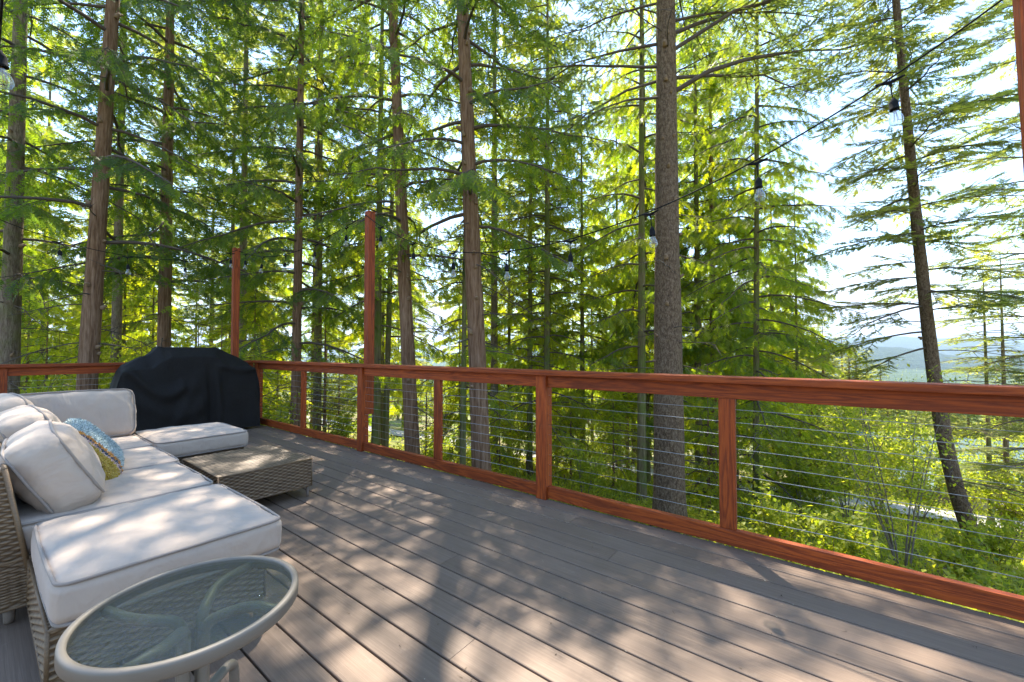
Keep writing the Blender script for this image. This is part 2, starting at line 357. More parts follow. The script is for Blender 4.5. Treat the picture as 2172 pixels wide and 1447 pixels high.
ridge('hill', 2600, 5, 85, 6, 45, 2, HILLS); ridge('hill', 5600, 0, 88, 105, 90, 7, HILLS); ridge('mountain', 9500, -5, 90, 230, 150, 12, HILLS)

# ------------------------------------------------------------------ deck (local frame: x along the boards, y towards the long railing)
TH = math.atan2(-875.0, 1134.0); ct, st_ = math.cos(TH), math.sin(TH)
def D(u, v, z=0.0): return Vector((ct * u - st_ * v, st_ * u + ct * v, z))
def droot(name, u, v, z=0.0, extra=0.0): return empty(name, D(u, v, z), TH + extra)
EDGE = 2.632; PITCH = .1438; U0, U1 = -7.02, 3.4
deck = droot('deck', 0, 0); deck['kind'] = 'structure'
def board_mesh(L, w=.1365, t=.024):
    prof = [(-w / 2, -t), (-w / 2, -.004), (-w / 2 + .0012, -.0015), (-w / 2 + .004, 0), (w / 2 - .004, 0), (w / 2 - .0012, -.0015), (w / 2, -.004), (w / 2, -t)]
    n = len(prof); A = Acc(); v = [(x, y, z) for x in (-L / 2, L / 2) for y, z in prof]
    q = [(k, k + n, (k + 1) % n + n, (k + 1) % n) for k in range(n)]
    t3 = [(0, k, k + 1) for k in range(1, n - 1)] + [(n, n + k + 1, n + k) for k in range(1, n - 1)]
    A.add(v, q, t3); me = A.mesh('deck_board'); me.materials.append(DECK); return me
_bm = {}
joints = {1: [-1.35], 3: [-.95], 7: [-1.62], 8: [-2.1], 10: [-1.1]}
k = 0; vv = EDGE
while vv > -2.4:
    cuts = [U0] + sorted(joints.get(k, [[-4.9], [-3.1], [.9], [-5.7], [1.6]][k % 5] if k not in joints else [])) + [U1]
    for a, b in zip(cuts, cuts[1:]):
        L = round(b - a - .0015, 3)
        if L not in _bm: _bm[L] = board_mesh(L)
        o = link('deck_board', _bm[L], None, deck, ((a + b) / 2, vv - .1385 / 2, 0))
    vv -= PITCH; k += 1
box('rim_joist', U0, U1, EDGE - .075, EDGE - .03, -.28, -.027, DARKWOOD, deck, .003)
box('rim_joist', U0 + .02, U0 + .06, -2.5, EDGE - .08, -.28, -.027, DARKWOOD, deck, .003)
for k in range(27):
    x = U0 + .4 + k * .4
    if x < U1: box('joist', x - .02, x + .02, -2.5, EDGE - .08, -.27, -.027, DARKWOOD, deck, .0)
m, nt, out = mat('needle_litter'); t = nd(nt, 'ShaderNodeAttribute', attribute_name='tint').outputs['Fac']
principled(nt, out, ramp(nt, t, [(0, (.03, .02, .014)), (.6, (.09, .055, .025)), (1, (.38, .33, .25))]), .9); LITTER = m
A = Acc()
for _ in range(520):
    u, v = random.uniform(-6.5, 1.2), random.uniform(.0, 2.6); a = random.uniform(0, 6.28)
    if random.random() < .35: v = EDGE - PITCH * round((EDGE - v) / PITCH) + .002 * random.uniform(-1, 1)
    l, w = (random.uniform(.002, .006), random.uniform(.002, .004)) if random.random() < .6 else (random.uniform(.010, .022), .0012)
    dx_, dy_ = math.cos(a), math.sin(a)
    A.add([(u - dx_ * l - dy_ * w, v - dy_ * l + dx_ * w, .0012), (u - dx_ * l + dy_ * w, v - dy_ * l - dx_ * w, .0012), (u + dx_ * l, v + dy_ * l, .003)], t=[(0, 1, 2)], tint=random.random())
o = A.build('leaf_litter', LITTER, tint=True, loc=D(0, 0, 0), rot=(0, 0, TH)); tag(o, 'tiny needles and bark specks scattered on the deck boards', 'litter', kind='stuff')

# ------------------------------------------------------------------ railings
def cyl_between(name, L, r, axis, mat_, parent, loc, sides=6):
    P = np.zeros((2, 3)); P[0, axis] = -L / 2; P[1, axis] = L / 2
    A = Acc(); A.add(*tube(P, r, sides)); return A.build(name, mat_, parent, True, loc=loc)
V_IN = 2.593
right = droot('cable_railing', 0, 0); tag(right, 'long red stained cable railing along the outer deck edge facing the view', 'railing')
posts = [-6.93, -4.135, -1.73, .79]; picks = [-5.50, -2.905, -.475]
for p in posts:
    box('post', p - .0445, p + .0445, V_IN, V_IN + .089, .001, .924, WOODZ, right)
for p in picks:
    box('picket', p - .043, p + .043, V_IN + .026, V_IN + .064, .0995, .8355, WOODZ, right)
for a, b in zip(posts, posts[1:] + [3.4]):
    box('top_rail', a + .046, b - .046, V_IN + .024, V_IN + .062, .836, .9245, WOODX, right)
    box('bottom_rail', a + .046, b - .046, V_IN + .022, V_IN + .066, .010, .099, WOODX, right)
    for z in (.775, .702, .627, .553, .478, .404, .329, .254, .176):
        cyl_between('cable', b - a - .09, .0015, 0, STEEL, right, ((a + b) / 2, V_IN + .045, z))
caps = [-7.0, -3.05, 1.35, 3.4]
for a, b in zip(caps, caps[1:]): box('cap_rail', a + .001, b - .001, V_IN - .030, V_IN + .112, .9255, .963, WOODX, right, .006)
left = droot('cable_railing', -6.985, 0, 0, math.pi / 2); tag(left, 'short dark red cable railing behind the sofa and grill', 'railing')
# local x here runs along deck +v, local y along deck -u
lp = [-2.3, .16, 2.545]
for p in lp[:-1]: box('post', p - .0445, p + .0445, 0, .089, .001, .924, WOODZ, left)
for p in (-1.05, 1.36): box('picket', p - .043, p + .043, .026, .064, .0995, .8355, WOODZ, left)
for a, b in zip(lp, lp[1:]):
    e = b - .046 if b < 2.5 else 2.59
    box('top_rail', a + .046, e, .024, .062, .836, .9245, WOODX, left); box('bottom_rail', a + .046, e, .022, .066, .010, .099, WOODX, left)
    for z in (.775, .702, .627, .553, .478, .404, .329, .254, .176):
        cyl_between('cable', e - a - .05, .0015, 0, STEEL, left, ((a + e) / 2, .045, z))
box('cap_rail', -2.4, 2.56, -.030, .112, .9255, .963, WOODX, left, .006)
# light poles bolted outside the railings
def pole(u, v, ztop, zbot, label):
    r = droot('light_pole', u, v); tag(r, label, 'pole', 'string light poles')
    box('pole_shaft', -.042, .042, -.042, .042, zbot, ztop, WOODZ, r); box('pole_cap', -.043, .043, -.043, .043, ztop + .0005, ztop + .012, WOODX, r, .004)
    for z in (.35, .86): cyl_between('bolt', .11, .008, 1, STEEL, r, (0, 0, z - .0), 6)
    return r
P2, P1, P4, P0 = (-4.185, 2.742), (-7.115, 2.373), (.765, 2.745), (-7.115, -.10)
pole(*P2, 2.70, .39, 'tall red wooden pole rising behind the railing post near the middle')
pole(*P1, 2.65, .39, 'shorter looking red wooden pole rising behind the covered grill')
pole(*P4, 2.75, .39, 'red wooden pole cut off by the edge of the photo above the railing').rotation_euler = (Matrix.Rotation(TH, 3, 'Z') @ Matrix.Rotation(R(-1.3), 3, 'Y')).to_euler()
pole(*P0, 2.65, .39, 'red wooden pole holding the string lights beyond the sofa end')

# ------------------------------------------------------------------ string lights
SOCK = lathe([(.0005, 0), (.007, 0), (.010, -.006), (.0185, -.022), (.0205, -.03), (.0205, -.062), (.022, -.064), (.022, -.070), (.017, -.0715), (.0005, -.0715)], 14)
BLB = lathe([(.013, -.0715), (.0145, -.078), (.021, -.094), (.0285, -.112), (.0315, -.128), (.030, -.141), (.024, -.152), (.013, -.1585), (.0005, -.160)], 16)
_sl = {}
def string_lights(label, a, b, sag_pts, bulbs, sway=0.0):
    """a, b: end points in deck coords (u, v, z); sag_pts: (fraction, z) pairs; bulbs: fractions"""
    a, b = Vector(a), Vector(b); fr = [0] + [p[0] for p in sag_pts] + [1]; zz = [a.z] + [p[1] for p in sag_pts] + [b.z]
    root = droot('string_lights', a.x, a.y, 0); tag(root, label, 'string lights', 'strings of clear bulbs')
    co = np.polyfit(fr, zz, 4 if len(fr) > 5 else 2); f = np.linspace(0, 1, 60); z = np.polyval(co, f)
    z += (1 - f) * (a.z - z[0]) + f * (b.z - z[-1])
    P = np.c_[(b.x - a.x) * f, (b.y - a.y) * f, z]
    A = Acc(); A.add(*tube(P, .0043, 6)); A.build('cord', BLACKRUB, root, True)
    if not _sl:
        s = Acc(); s.add(*SOCK); s.add(*tube([(0, 0, .001), (.001, 0, .05), (0, 0, .098)], .0032, 6)); s.add(*tube([(-.062, 0, .108), (-.03, 0, .102), (0, 0, .094), (.03, 0, .102), (.062, 0, .108)], [.0055, .0085, .011, .0085, .0055], 8)); s.add(*tube([(0, 0, .10), (0, 0, .068)], [.010, .005], 8))
        _sl['s'] = s.mesh('bulb_socket', True); _sl['s'].materials.append(BLACKRUB)
        g = Acc(); g.add(*BLB); _sl['b'] = g.mesh('bulb', True); _sl['b'].materials.append(BULB)
        w = Acc()
        for k_ in range(6):
            an = k_ * math.pi / 3; w.add(*tube([(.004 * math.cos(an), .004 * math.sin(an), -.07), (.012 * math.cos(an), .012 * math.sin(an), -.135)], .0010, 4))
        _sl['w'] = w.mesh('filament', True); _sl['w'].materials.append(FILAMENT)
    for bf in bulbs:
        zc = np.interp(bf, f, z); sl = math.atan2(np.interp(bf + .01, f, z) - np.interp(bf - .01, f, z), math.hypot(b.x - a.x, b.y - a.y) * .02)
        s = link('bulb_socket', _sl['s'], None, root, ((b.x - a.x) * bf, (b.y - a.y) * bf, zc - .105)); s.rotation_euler = (random.uniform(-.10, .10), random.uniform(-.10, .10), math.atan2(b.y - a.y, b.x - a.x))
        s.scale = (.88,) * 3; g = link('bulb', _sl['b'], None, s); link('filament', _sl['w'], None, g)
    return root
def fr_u(us, a, b): return [(u - a) / (b - a) for u in us]
us = [.257, -.311, -.917, -1.523, -2.133, -2.765, -3.344, -3.901]; zs = [2.448, 2.196, 2.03, 1.941, 1.944, 2.038, 2.206, 2.478]
fr = fr_u(us, P4[0] - .06, P2[0]); string_lights('long string of clear bulbs sagging across the view above the long railing', (P4[0] - .06, 2.69, 2.69), (P2[0], 2.69, 2.66), list(zip(fr, zs)), fr)
fr = [.12, .33, .56, .76, .92]; string_lights('short string of clear bulbs between the two red poles', (P2[0], 2.69, 2.66), (P1[0], 2.39, 2.63), list(zip(fr, [2.585, 2.47, 2.41, 2.455, 2.56])), fr)
fr = [.035, .257, .494, .732, .96]; string_lights('string of clear bulbs running above the short railing behind the grill', (P1[0] + .05, P1[1], 2.63), (P0[0] + .05, P0[1], 2.63), list(zip(fr, [2.585, 2.37, 2.32, 2.385, 2.58])), fr)
string_lights('string above the sofa with one bulb cut off at the corner', (P0[0], .03, 2.63), (1.6, .03, 2.75), [(.5, 2.33)], fr_u([-2.44, -1.84, -1.24, -3.64, -4.24], P0[0], 1.6))

# ------------------------------------------------------------------ wicker furniture
def weave(A, o, du, dv, nrm, w, h, cu=.030, cv_=.0115, amp=.0042, res=(4, 3)):
    """woven panel as displaced grid: o origin, du/dv unit directions, nrm outward"""
    o, du, dv, nrm = (np.asarray(x, float) for x in (o, du, dv, nrm))
    nu = max(2, int(round(w / cu))); nv = max(2, int(round(h / cv_))); a = np.linspace(0, nu, nu * res[0] + 1); b = np.linspace(0, nv, nv * res[1] + 1)
    aa, bb = np.meshgrid(a, b, indexing='ij'); row = np.clip(np.floor(bb), 0, nv - 1); ph = (row % 2) * math.pi
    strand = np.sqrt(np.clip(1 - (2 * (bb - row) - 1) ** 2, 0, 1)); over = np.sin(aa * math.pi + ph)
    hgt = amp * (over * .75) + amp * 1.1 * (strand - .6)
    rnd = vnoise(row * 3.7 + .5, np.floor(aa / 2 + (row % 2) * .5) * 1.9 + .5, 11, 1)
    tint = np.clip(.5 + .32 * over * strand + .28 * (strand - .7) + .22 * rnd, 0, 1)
    P = o + du * (aa * w / nu)[..., None] + dv * (bb * h / nv)[..., None] + nrm * hgt[..., None]
    nb = len(b); i = np.arange(len(a) - 1)[:, None] * nb; j = np.arange(nb - 1)[None]
    q = np.stack([i + j, i + nb + j, i + nb + j + 1, i + j + 1], -1).reshape(-1, 4)
    if np.dot(np.cross(du, dv), nrm) < 0: q = q[:, ::-1]
    A.add(P.reshape(-1, 3), q, tint=tint.ravel())
def wicker_box(name, x0, x1, y0, y1, z0, z1, parent, faces='xXyYZ', **kw):
    A = Acc(); X, Y, Z = np.eye(3); e = .004
    if 'x' in faces: weave(A, (x0, y0, z0), Y, Z, -X, y1 - y0, z1 - z0, **kw)
    if 'X' in faces: weave(A, (x1, y0, z0), Y, Z, X, y1 - y0, z1 - z0, **kw)
    if 'y' in faces: weave(A, (x0, y0, z0), X, Z, -Y, x1 - x0, z1 - z0, **kw)
    if 'Y' in faces: weave(A, (x0, y1, z0), X, Z, Y, x1 - x0, z1 - z0, **kw)
    if 'Z' in faces: weave(A, (x0, y0, z1), Y, X, Z, y1 - y0, x1 - x0, **dict(dict(amp=.0065), **kw))
    # solid core just inside so that nothing shows through, plus rounded corner strands
    A.add([(x, y, z) for x in (x0 + .012, x1 - .012) for y in (y0 + .012, y1 - .012) for z in (z0 + .002, z1 - .012)],
          [(0, 1, 3, 2), (4, 6, 7, 5), (0, 4, 5, 1), (2, 3, 7, 6), (1, 5, 7, 3), (0, 2, 6, 4)], tint=.05)
    for cx in (x0, x1):
        for cy_ in (y0, y1): A.add(*tube([(cx, cy_, z0), (cx, cy_, z1)], .006, 6), tint=.55)
    for cx in (x0, x1): A.add(*tube([(cx, y0, z1), (cx, y1, z1)], .0055, 6), tint=.6); A.add(*tube([(cx, y0, z0), (cx, y1, z0)], .006, 6), tint=.5)
    for cy_ in (y0, y1): A.add(*tube([(x0, cy_, z1), (x1, cy_, z1)], .0055, 6), tint=.6); A.add(*tube([(x0, cy_, z0), (x1, cy_, z0)], .006, 6), tint=.5)
    return A.build(name, WICKER, parent, True, True)
LEGM = plain('wicker_leg', (.17, .125, .09), .6, nscale=30, namp=.25)
def legs(root, pts, z1, r=.02):
    for x, y in pts:
        A = Acc(); A.add(*tube([(0, 0, .001), (0, 0, .012), (0, 0, z1)], [r * .75, r * .8, r], 10)); A.build('leg', LEGM, root, True, loc=(x, y, 0))
# low wicker coffee table
ct_ = droot('coffee_table', -3.53, 1.275); tag(ct_, 'low square wicker coffee table between the sofa and the railing', 'table')
wicker_box('wicker_body', -.375, .375, -.305, .305, .085, .284, ct_); legs(ct_, [(sx * .355, sy * .285) for sx in (-1, 1) for sy in (-1, 1)], .09, .013)
# sofa frames
s1 = droot('wicker_sofa', -3.35, .40); tag(s1, 'brown wicker sofa frame with high back under the row of cushions', 'sofa', 'wicker sectional pieces')
wicker_box('seat_base', -1.36, .735, -.36, .365, .075, .262, s1)
legs(s1, [(-1.3, -.3), (-1.3, .3), (.68, -.3), (.68, .3), (-.3, .3)], .08)
# sloping backrest with its woven end panel
A = Acc(); bx0, bx1 = -1.36, .735
def backpt(t, z): return (t, z)
zb, zt = .10, .635
fb, ft, ob, ot = -.235, -.325, -.42, -.47      # front bottom/top and back bottom/top y
def quadpanel(A, p0, p1, p2, p3, nrm):
    """weave over a quad p0-p1 (bottom), p3-p2 (top)"""
    B = Acc(); weave(B, (0, 0, 0), (1, 0, 0), (0, 1, 0), (0, 0, 1), np.linalg.norm(np.subtract(p1, p0)), np.linalg.norm(np.subtract(p3, p0)))
    v = np.concatenate(B.v); s = v[:, 0] / v[:, 0].max(); t = v[:, 1] / v[:, 1].max(); p0, p1, p2, p3 = (np.asarray(p, float) for p in (p0, p1, p2, p3))
    P = (p0 * (1 - s)[:, None] + p1 * s[:, None]) * (1 - t)[:, None] + (p3 * (1 - s)[:, None] + p2 * s[:, None]) * t[:, None] + np.asarray(nrm, float) * v[:, 2:3]
    A.add(P, B.q[0], tint=np.concatenate(B.tint))
quadpanel(A, (bx1, fb, zb), (bx1, ob, zb), (bx1, ot, zt), (bx1, ft, zt), (1, 0, 0))
quadpanel(A, (bx0, fb, zb), (bx1, fb, zb), (bx1, ft, zt), (bx0, ft, zt), (0, 1, 0))
quadpanel(A, (bx0, ob, zb), (bx1, ob, zb), (bx1, ot, zt), (bx0, ot, zt), (0, -1, 0))
quadpanel(A, (bx0, ot, zt), (bx1, ot, zt), (bx1, ft, zt), (bx0, ft, zt), (0, 0, 1))
A.add(*tube([(bx1, fb, zb), (bx1, ft, zt)], .009, 8), tint=.6); A.add(*tube([(bx1, ft, zt), (bx0, ft, zt)], .009, 8), tint=.6)
A.add([(x, y, z) for x in (bx0 + .01, bx1 - .012) for y, z in ((fb - .012, zb), (ft - .012, zt - .012), (ot + .012, zt - .012), (ob + .012, zb))], [(0, 1, 2, 3), (7, 6, 5, 4), (0, 4, 5, 1), (1, 5, 6, 2), (2, 6, 7, 3)], tint=.05)
A.build('backrest', WICKER, s1, True, True)
s2 = droot('wicker_corner_seat', -4.45, .47); tag(s2, 'wicker corner section of the sofa under the large upright cushion', 'sofa', 'wicker sectional pieces')
wicker_box('seat_base', -.36, -.265 + .0, -.36, .365, .075, .62, s2); wicker_box('seat_base', -.26, -.262 + .0 + .001, -.36, .365, .075, .262, s2)
legs(s2, [(-.32, .3), (-.32, -.3)], .08)
s3 = droot('wicker_footstool', -4.475, 1.17); tag(s3, 'wicker footstool frame under the long seat cushion in front of the grill', 'footstool', 'wicker sectional pieces')
wicker_box('seat_base', -.34, .34, -.30, .29, .075, .262, s3); legs(s3, [(sx * .3, sy * .25) for sx in (-1, 1) for sy in (-1, 1)], .08)
s4 = droot('wicker_ottoman', -2.235, .47); tag(s4, 'wicker ottoman frame beside the round glass table', 'footstool', 'wicker sectional pieces')
wicker_box('seat_base', -.345, .355, -.325, .28, .09, .262, s4); legs(s4, [(sx * .32, sy * .27) for sx in (-1, 1) for sy in (-1, 1)], .10, .024)

# ------------------------------------------------------------------ cushions
def roundbox(w, d, h, r, N=26, puff=.02, side=.012, seed=0, wr=.006):
    t = np.sin(np.linspace(-math.pi / 2, math.pi / 2, N)) * .5 + np.linspace(-1, 1, N) * .5
    hs = np.array([w, d, h]) / 2; A = Acc(); r = min(r, hs.min() * .98)
    a, b = np.meshgrid(t, t, indexing='ij'); i = np.arange(N - 1)[:, None] * N; j = np.arange(N - 1)[None]
    q = np.stack([i + j, i + N + j, i + N + j + 1, i + j + 1], -1).reshape(-1, 4)
    for ax in range(3):
        for s in (-1, 1):
            p = np.zeros((N, N, 3)); p[..., ax] = s; p[..., (ax + 1) % 3] = a; p[..., (ax + 2) % 3] = b
            P = p * hs; core = np.clip(P, -(hs - r), hs - r); dl = P - core; ln = np.linalg.norm(dl, axis=-1, keepdims=True)
            Q = core + dl / np.maximum(ln, 1e-9) * r
            n_ = Q / hs; fx = np.clip(1 - n_[..., 0] ** 2, 0, 1); fy = np.clip(1 - n_[..., 1] ** 2, 0, 1); fz = np.clip(1 - n_[..., 2] ** 2, 0, 1)
            Q[..., 2] += np.sign(p[..., 2]) * puff * (fx * fy) ** .6 * np.abs(n_[..., 2])
            Q[..., 0] += n_[..., 0] * side * (fy * fz) ** .7; Q[..., 1] += n_[..., 1] * side * (fx * fz) ** .7
            wv = vnoise(Q[..., 0] * 9 + seed, Q[..., 1] * 9 + Q[..., 2] * 11, seed, 3) * wr
            edge = np.clip((np.maximum(np.abs(n_[..., 0]), np.abs(n_[..., 1])) - .72) / .2, 0, 1); wv = wv + .0035 * edge * vnoise(Q[..., 0] * 34 + seed, Q[..., 1] * 34, seed + 3, 2) + .35 * wr * vnoise((Q[..., 0] + Q[..., 1]) * 5, (Q[..., 0] - Q[..., 1]) * 22 + seed, seed + 5, 2)
            Q[..., 2] += wv * np.abs(n_[..., 2]); Q[..., 1] += wv * .6 * n_[..., 1]
            A.add(Q.reshape(-1, 3), q if s > 0 else q[:, ::-1])
    me = A.mesh('cushion_body', True); bm = bmesh.new(); bm.from_mesh(me); bmesh.ops.remove_doubles(bm, verts=bm.verts, dist=1e-5); bm.to_mesh(me); bm.free(); smooth_all(me)
    return me
def piping_path(w, d, z, r, side, n=14, wob=0.0, seed=0):
    P = []; hw, hd = w / 2, d / 2
    for cx, cy_, a0 in ((hw - r, hd - r, 0), (-hw + r, hd - r, 90), (-hw + r, -hd + r, 180), (hw - r, -hd + r, 270)):
        for k in range(5): a = R(a0 + 90 * k / 4); P.append((cx + r * math.cos(a), cy_ + r * math.sin(a)))
        a2 = R(a0 + 90); e = (cx + r * math.cos(a2), cy_ + r * math.sin(a2))
        nx = [(-hw + r, hd), (-hw, -hd + r), (hw - r, -hd), (hw, hd - r)][a0 // 90]
        for k in range(1, n): t = k / n; P.append((e[0] * (1 - t) + nx[0] * t, e[1] * (1 - t) + nx[1] * t))
    P = np.array(P); x = P[:, 0] / hw; y = P[:, 1] / hd
    P[:, 0] += x * side * .55 * np.clip(1 - y * y, 0, 1); P[:, 1] += y * side * .55 * np.clip(1 - x * x, 0, 1)
    return np.c_[P, z + vnoise(P[:, 0] * 6 + seed, P[:, 1] * 6, seed, 2) * wob]
def cushion(name, label, cat, u, v, z, w, d, h, r=.035, puff=.02, side=.012, rot=(0, 0, 0), group=None, seed=0, wr=.006):
    root = droot(name, u, v, z); root.rotation_euler = (Matrix.Rotation(TH, 3, 'Z') @ (Matrix.Rotation(rot[2], 3, 'Z') @ Matrix.Rotation(rot[1], 3, 'Y') @ Matrix.Rotation(rot[0], 3, 'X'))).to_euler()
    tag(root, label, cat, group)
    link('cushion_body', roundbox(w, d, h, r, 44, puff, side, seed, wr), FABRIC, root)
    for s in (1, -1):
        A = Acc(); A.add(*tube(piping_path(w - r * .36, d - r * .36, s * (h / 2 - r * .16), r * 1.1, side, wob=.003, seed=seed), .0058, 8, closed=True)); A.build('piping', PIPING, root, True)
    return root
SG = 'grey seat cushions'
cushion('seat_cushion', 'large pale grey ottoman cushion closest to the glass table', 'cushion', -2.235, .483, .333, .76, .66, .135, puff=.016, seed=1, group=SG)
cushion('seat_cushion', 'pale grey seat cushion directly behind the ottoman cushion', 'cushion', -2.985, .42, .333, .70, .76, .135, puff=.014, seed=2, group=SG)
cushion('seat_cushion', 'sunlit pale grey seat cushion with the front of the striped pillow on it', 'cushion', -3.685, .43, .334, .68, .78, .135, puff=.018, seed=3, group=SG)
cushion('seat_cushion', 'pale grey corner seat cushion under the tall upright back cushion', 'cushion', -4.42, .46, .333, .74, .74, .135, puff=.016, seed=4, group=SG)
cushion('seat_cushion', 'narrow looking pale grey cushion on the footstool in front of the grill', 'cushion', -4.475, 1.17, .333, .76, .64, .135, puff=.022, seed=5, group=SG)
BG = 'grey back cushions'
cushion('back_cushion', 'plump grey back cushion with crossing piping nearest the ottoman', 'cushion', -2.975, .238, .56, .61, .36, .18, r=.06, puff=.050, side=.022, rot=(R(118), 0, R(-3)), seed=6, group=BG, wr=.014)
cushion('back_cushion', 'second grey back cushion partly hidden behind the nearest plump one', 'cushion', -3.67, .205, .575, .62, .38, .18, r=.055, puff=.05, side=.02, rot=(R(112), 0, R(2)), seed=7, group=BG, wr=.012)
cushion('back_cushion', 'bluish shaded back cushion in the corner behind the two sunlit ones', 'cushion', -4.36, .15, .60, .62, .40, .17, r=.055, puff=.04, side=.02, rot=(R(107), 0, R(4)), seed=8, group=BG, wr=.012)
cushion('back_cushion', 'tall upright grey back cushion standing in front of the grill', 'cushion', -4.715, .47, .585, .39, .70, .17, r=.05, puff=.03, side=.016, rot=(0, R(74), 0), seed=9, group=BG, wr=.009)

# throw pillow with shaggy bands
tp = droot('throw_pillow', -3.40, .395, .515); tag(tp, 'shaggy throw pillow with teal, orange, navy and gold bands on the sofa', 'pillow')
tp.rotation_euler = (Matrix.Rotation(TH, 3, 'Z') @ Matrix.Rotation(R(-4), 3, 'Z') @ Matrix.Rotation(R(-52), 3, 'X') @ Matrix.Rotation(R(8), 3, 'Y')).to_euler()
def lens(w, d, h, N=40):
    t = np.linspace(-1, 1, N); a, b = np.meshgrid(t, t, indexing='ij'); q = 1 - np.maximum(np.abs(a), np.abs(b)) ** 3 * .0
    th = h / 2 * (np.clip(1 - a ** 4, 0, 1) * np.clip(1 - b ** 4, 0, 1)) ** .55
    pin = 1 - .10 * (np.abs(a) ** 2 * np.abs(b) ** 2) ; pin2 = 1 - .05 * (1 - np.abs(a) ** 2) * np.abs(b) ** 4
    x = a * w / 2 * pin; y = b * d / 2 * pin * pin2
    return x, y, th
x, y, th_ = lens(.66, .40, .18); N = 40
i = np.arange(N - 1)[:, None] * N; j = np.arange(N - 1)[None]; q = np.stack([i + j, i + N + j, i + N + j + 1, i + j + 1], -1).reshape(-1, 4)
CREAM = fabric_mat('cream_cotton', (.62, .50, .37))
A = Acc(); A.add(np.stack([x, y, -th_], -1).reshape(-1, 3), q[:, ::-1]); A.build('pillow_back', CREAM, tp, True)
def band(xn):
    """colour index along the pillow, xn in -1..1 (+1 is the end nearest the ottoman)"""
    return 0.0 if xn < .30 else .25 if xn < .44 else .45 if xn < .52 else .62 if xn < .58 else .9
m, nt, out = mat('shaggy_yarn'); t = nd(nt, 'ShaderNodeAttribute', attribute_name='tint').outputs['Fac']
c = ramp(nt, t, [(0, (.27, .33, .32)), (.12, (.46, .52, .50)), (.2, (.52, .24, .04)), (.38, (.055, .085, .12)), (.55, (.55, .40, .37)), (.75, (.36, .24, .03)), (.9, (.52, .38, .07))], 'CONSTANT')
principled(nt, out, c, .9, None, .1, **{'Sheen Weight': .3}); YARN = m
A = Acc(); A.add(np.stack([x, y, th_], -1).reshape(-1, 3), q, tint=np.array([{0.0: .05, .25: .22, .45: .4, .62: .58, .9: .8}[band(xx)] for xx in (x / .33).ravel()])); A.build('pillow_front', YARN, tp, True, True)
A = Acc(); r2 = np.random.default_rng(5); n = 5200; a = r2.uniform(-.985, .985, n); b = r2.uniform(-.985, .985, n)
th2 = .09 * ((1 - a ** 4) * (1 - b ** 4)) ** .55; pin = 1 - .10 * a * a * b * b; P = np.c_[a * .33 * pin, b * .20 * pin * (1 - .05 * (1 - a * a) * b ** 4), th2]
nrm = np.c_[a * 1.0 * np.abs(a) ** 2, b * 1.2 * np.abs(b) ** 2, np.full(n, .55)] + r2.normal(0, .35, (n, 3)); nrm /= np.linalg.norm(nrm, axis=1)[:, None]
L = r2.uniform(.005, .013, n)[:, None]; sd = np.cross(nrm, r2.normal(0, 1, (n, 3))); sd /= np.linalg.norm(sd, axis=1)[:, None]; sd2 = np.cross(nrm, sd)
V = np.stack([P - nrm * .004 + sd * .0060, P - nrm * .004 - sd * .003 + sd2 * .0052, P - nrm * .004 - sd * .003 - sd2 * .0052, P + nrm * L + r2.normal(0, .003, (n, 3))], 1).reshape(-1, 3)
k4 = np.arange(n)[:, None] * 4; T3 = np.concatenate([k4 + np.array([0, 1, 3]), k4 + np.array([1, 2, 3]), k4 + np.array([2, 0, 3])])
tn = np.array([{0.0: (.05, .15), .25: (.22, .3), .45: (.4, .45), .62: (.58, .62), .9: (.8, .95)}[band(aa_)][int(r2.random() > .5)] for aa_ in a])
A.add(V, t=T3, tint=np.repeat(tn, 4)); o = A.build('shag_pile', YARN, tp, False, True); o['kind'] = 'stuff'

# ------------------------------------------------------------------ round glass side table
st = empty('side_table', (-.772, 1.015, 0), R(-3)); tag(st, 'round side table with hammered glass top and taupe metal rim', 'table')
rt, zt_ = .224, .50
prof = np.array([(rt - .014, -.001), (rt - .013, .003), (rt - .009, .0045), (rt - .003, .0045), (rt + .001, .002), (rt + .002, -.003), (rt + .002, -.024), (rt - .001, -.028), (rt - .008, -.028), (rt - .013, -.024), (rt - .014, -.001)])
A = Acc(); A.add(*lathe(prof, 90)); A.build('rim', TABLE_METAL, st, True, loc=(0, 0, zt_))
A = Acc(); A.add(*lathe([(.0001, -.006), (rt - .0135, -.006), (rt - .0135, 0), (.0001, .0)], 90)); A.build('glass_top', GLASS, st, False, loc=(0, 0, zt_ - .003))
for k_ in range(4):     # each leg runs from the rim to the middle, down in a bundle, out again and down to its foot
    an = R(90 * k_ + 3); d2 = Vector((math.cos(an), math.sin(an), 0)); pr = Vector((-d2.y, d2.x, 0))
    P = arc_path([tuple(d2 * .212 + Vector((0, 0, .478))), tuple(d2 * .12 + pr * .03 + Vector((0, 0, .476))), tuple(d2 * .026 + Vector((0, 0, .455))), tuple(d2 * .026 + Vector((0, 0, .25))), tuple(d2 * .15 + Vector((0, 0, .255))), tuple(d2 * .165 + Vector((0, 0, .003)))], .035, 7)
    A = Acc(); A.add(*tube(P, .0125, 12)); A.build('leg', TABLE_METAL, st, True)

# ------------------------------------------------------------------ covered grill
gr = droot('covered_grill', -6.52, 1.73, 0); tag(gr, 'barbecue grill hidden under a draped black cloth cover', 'grill')
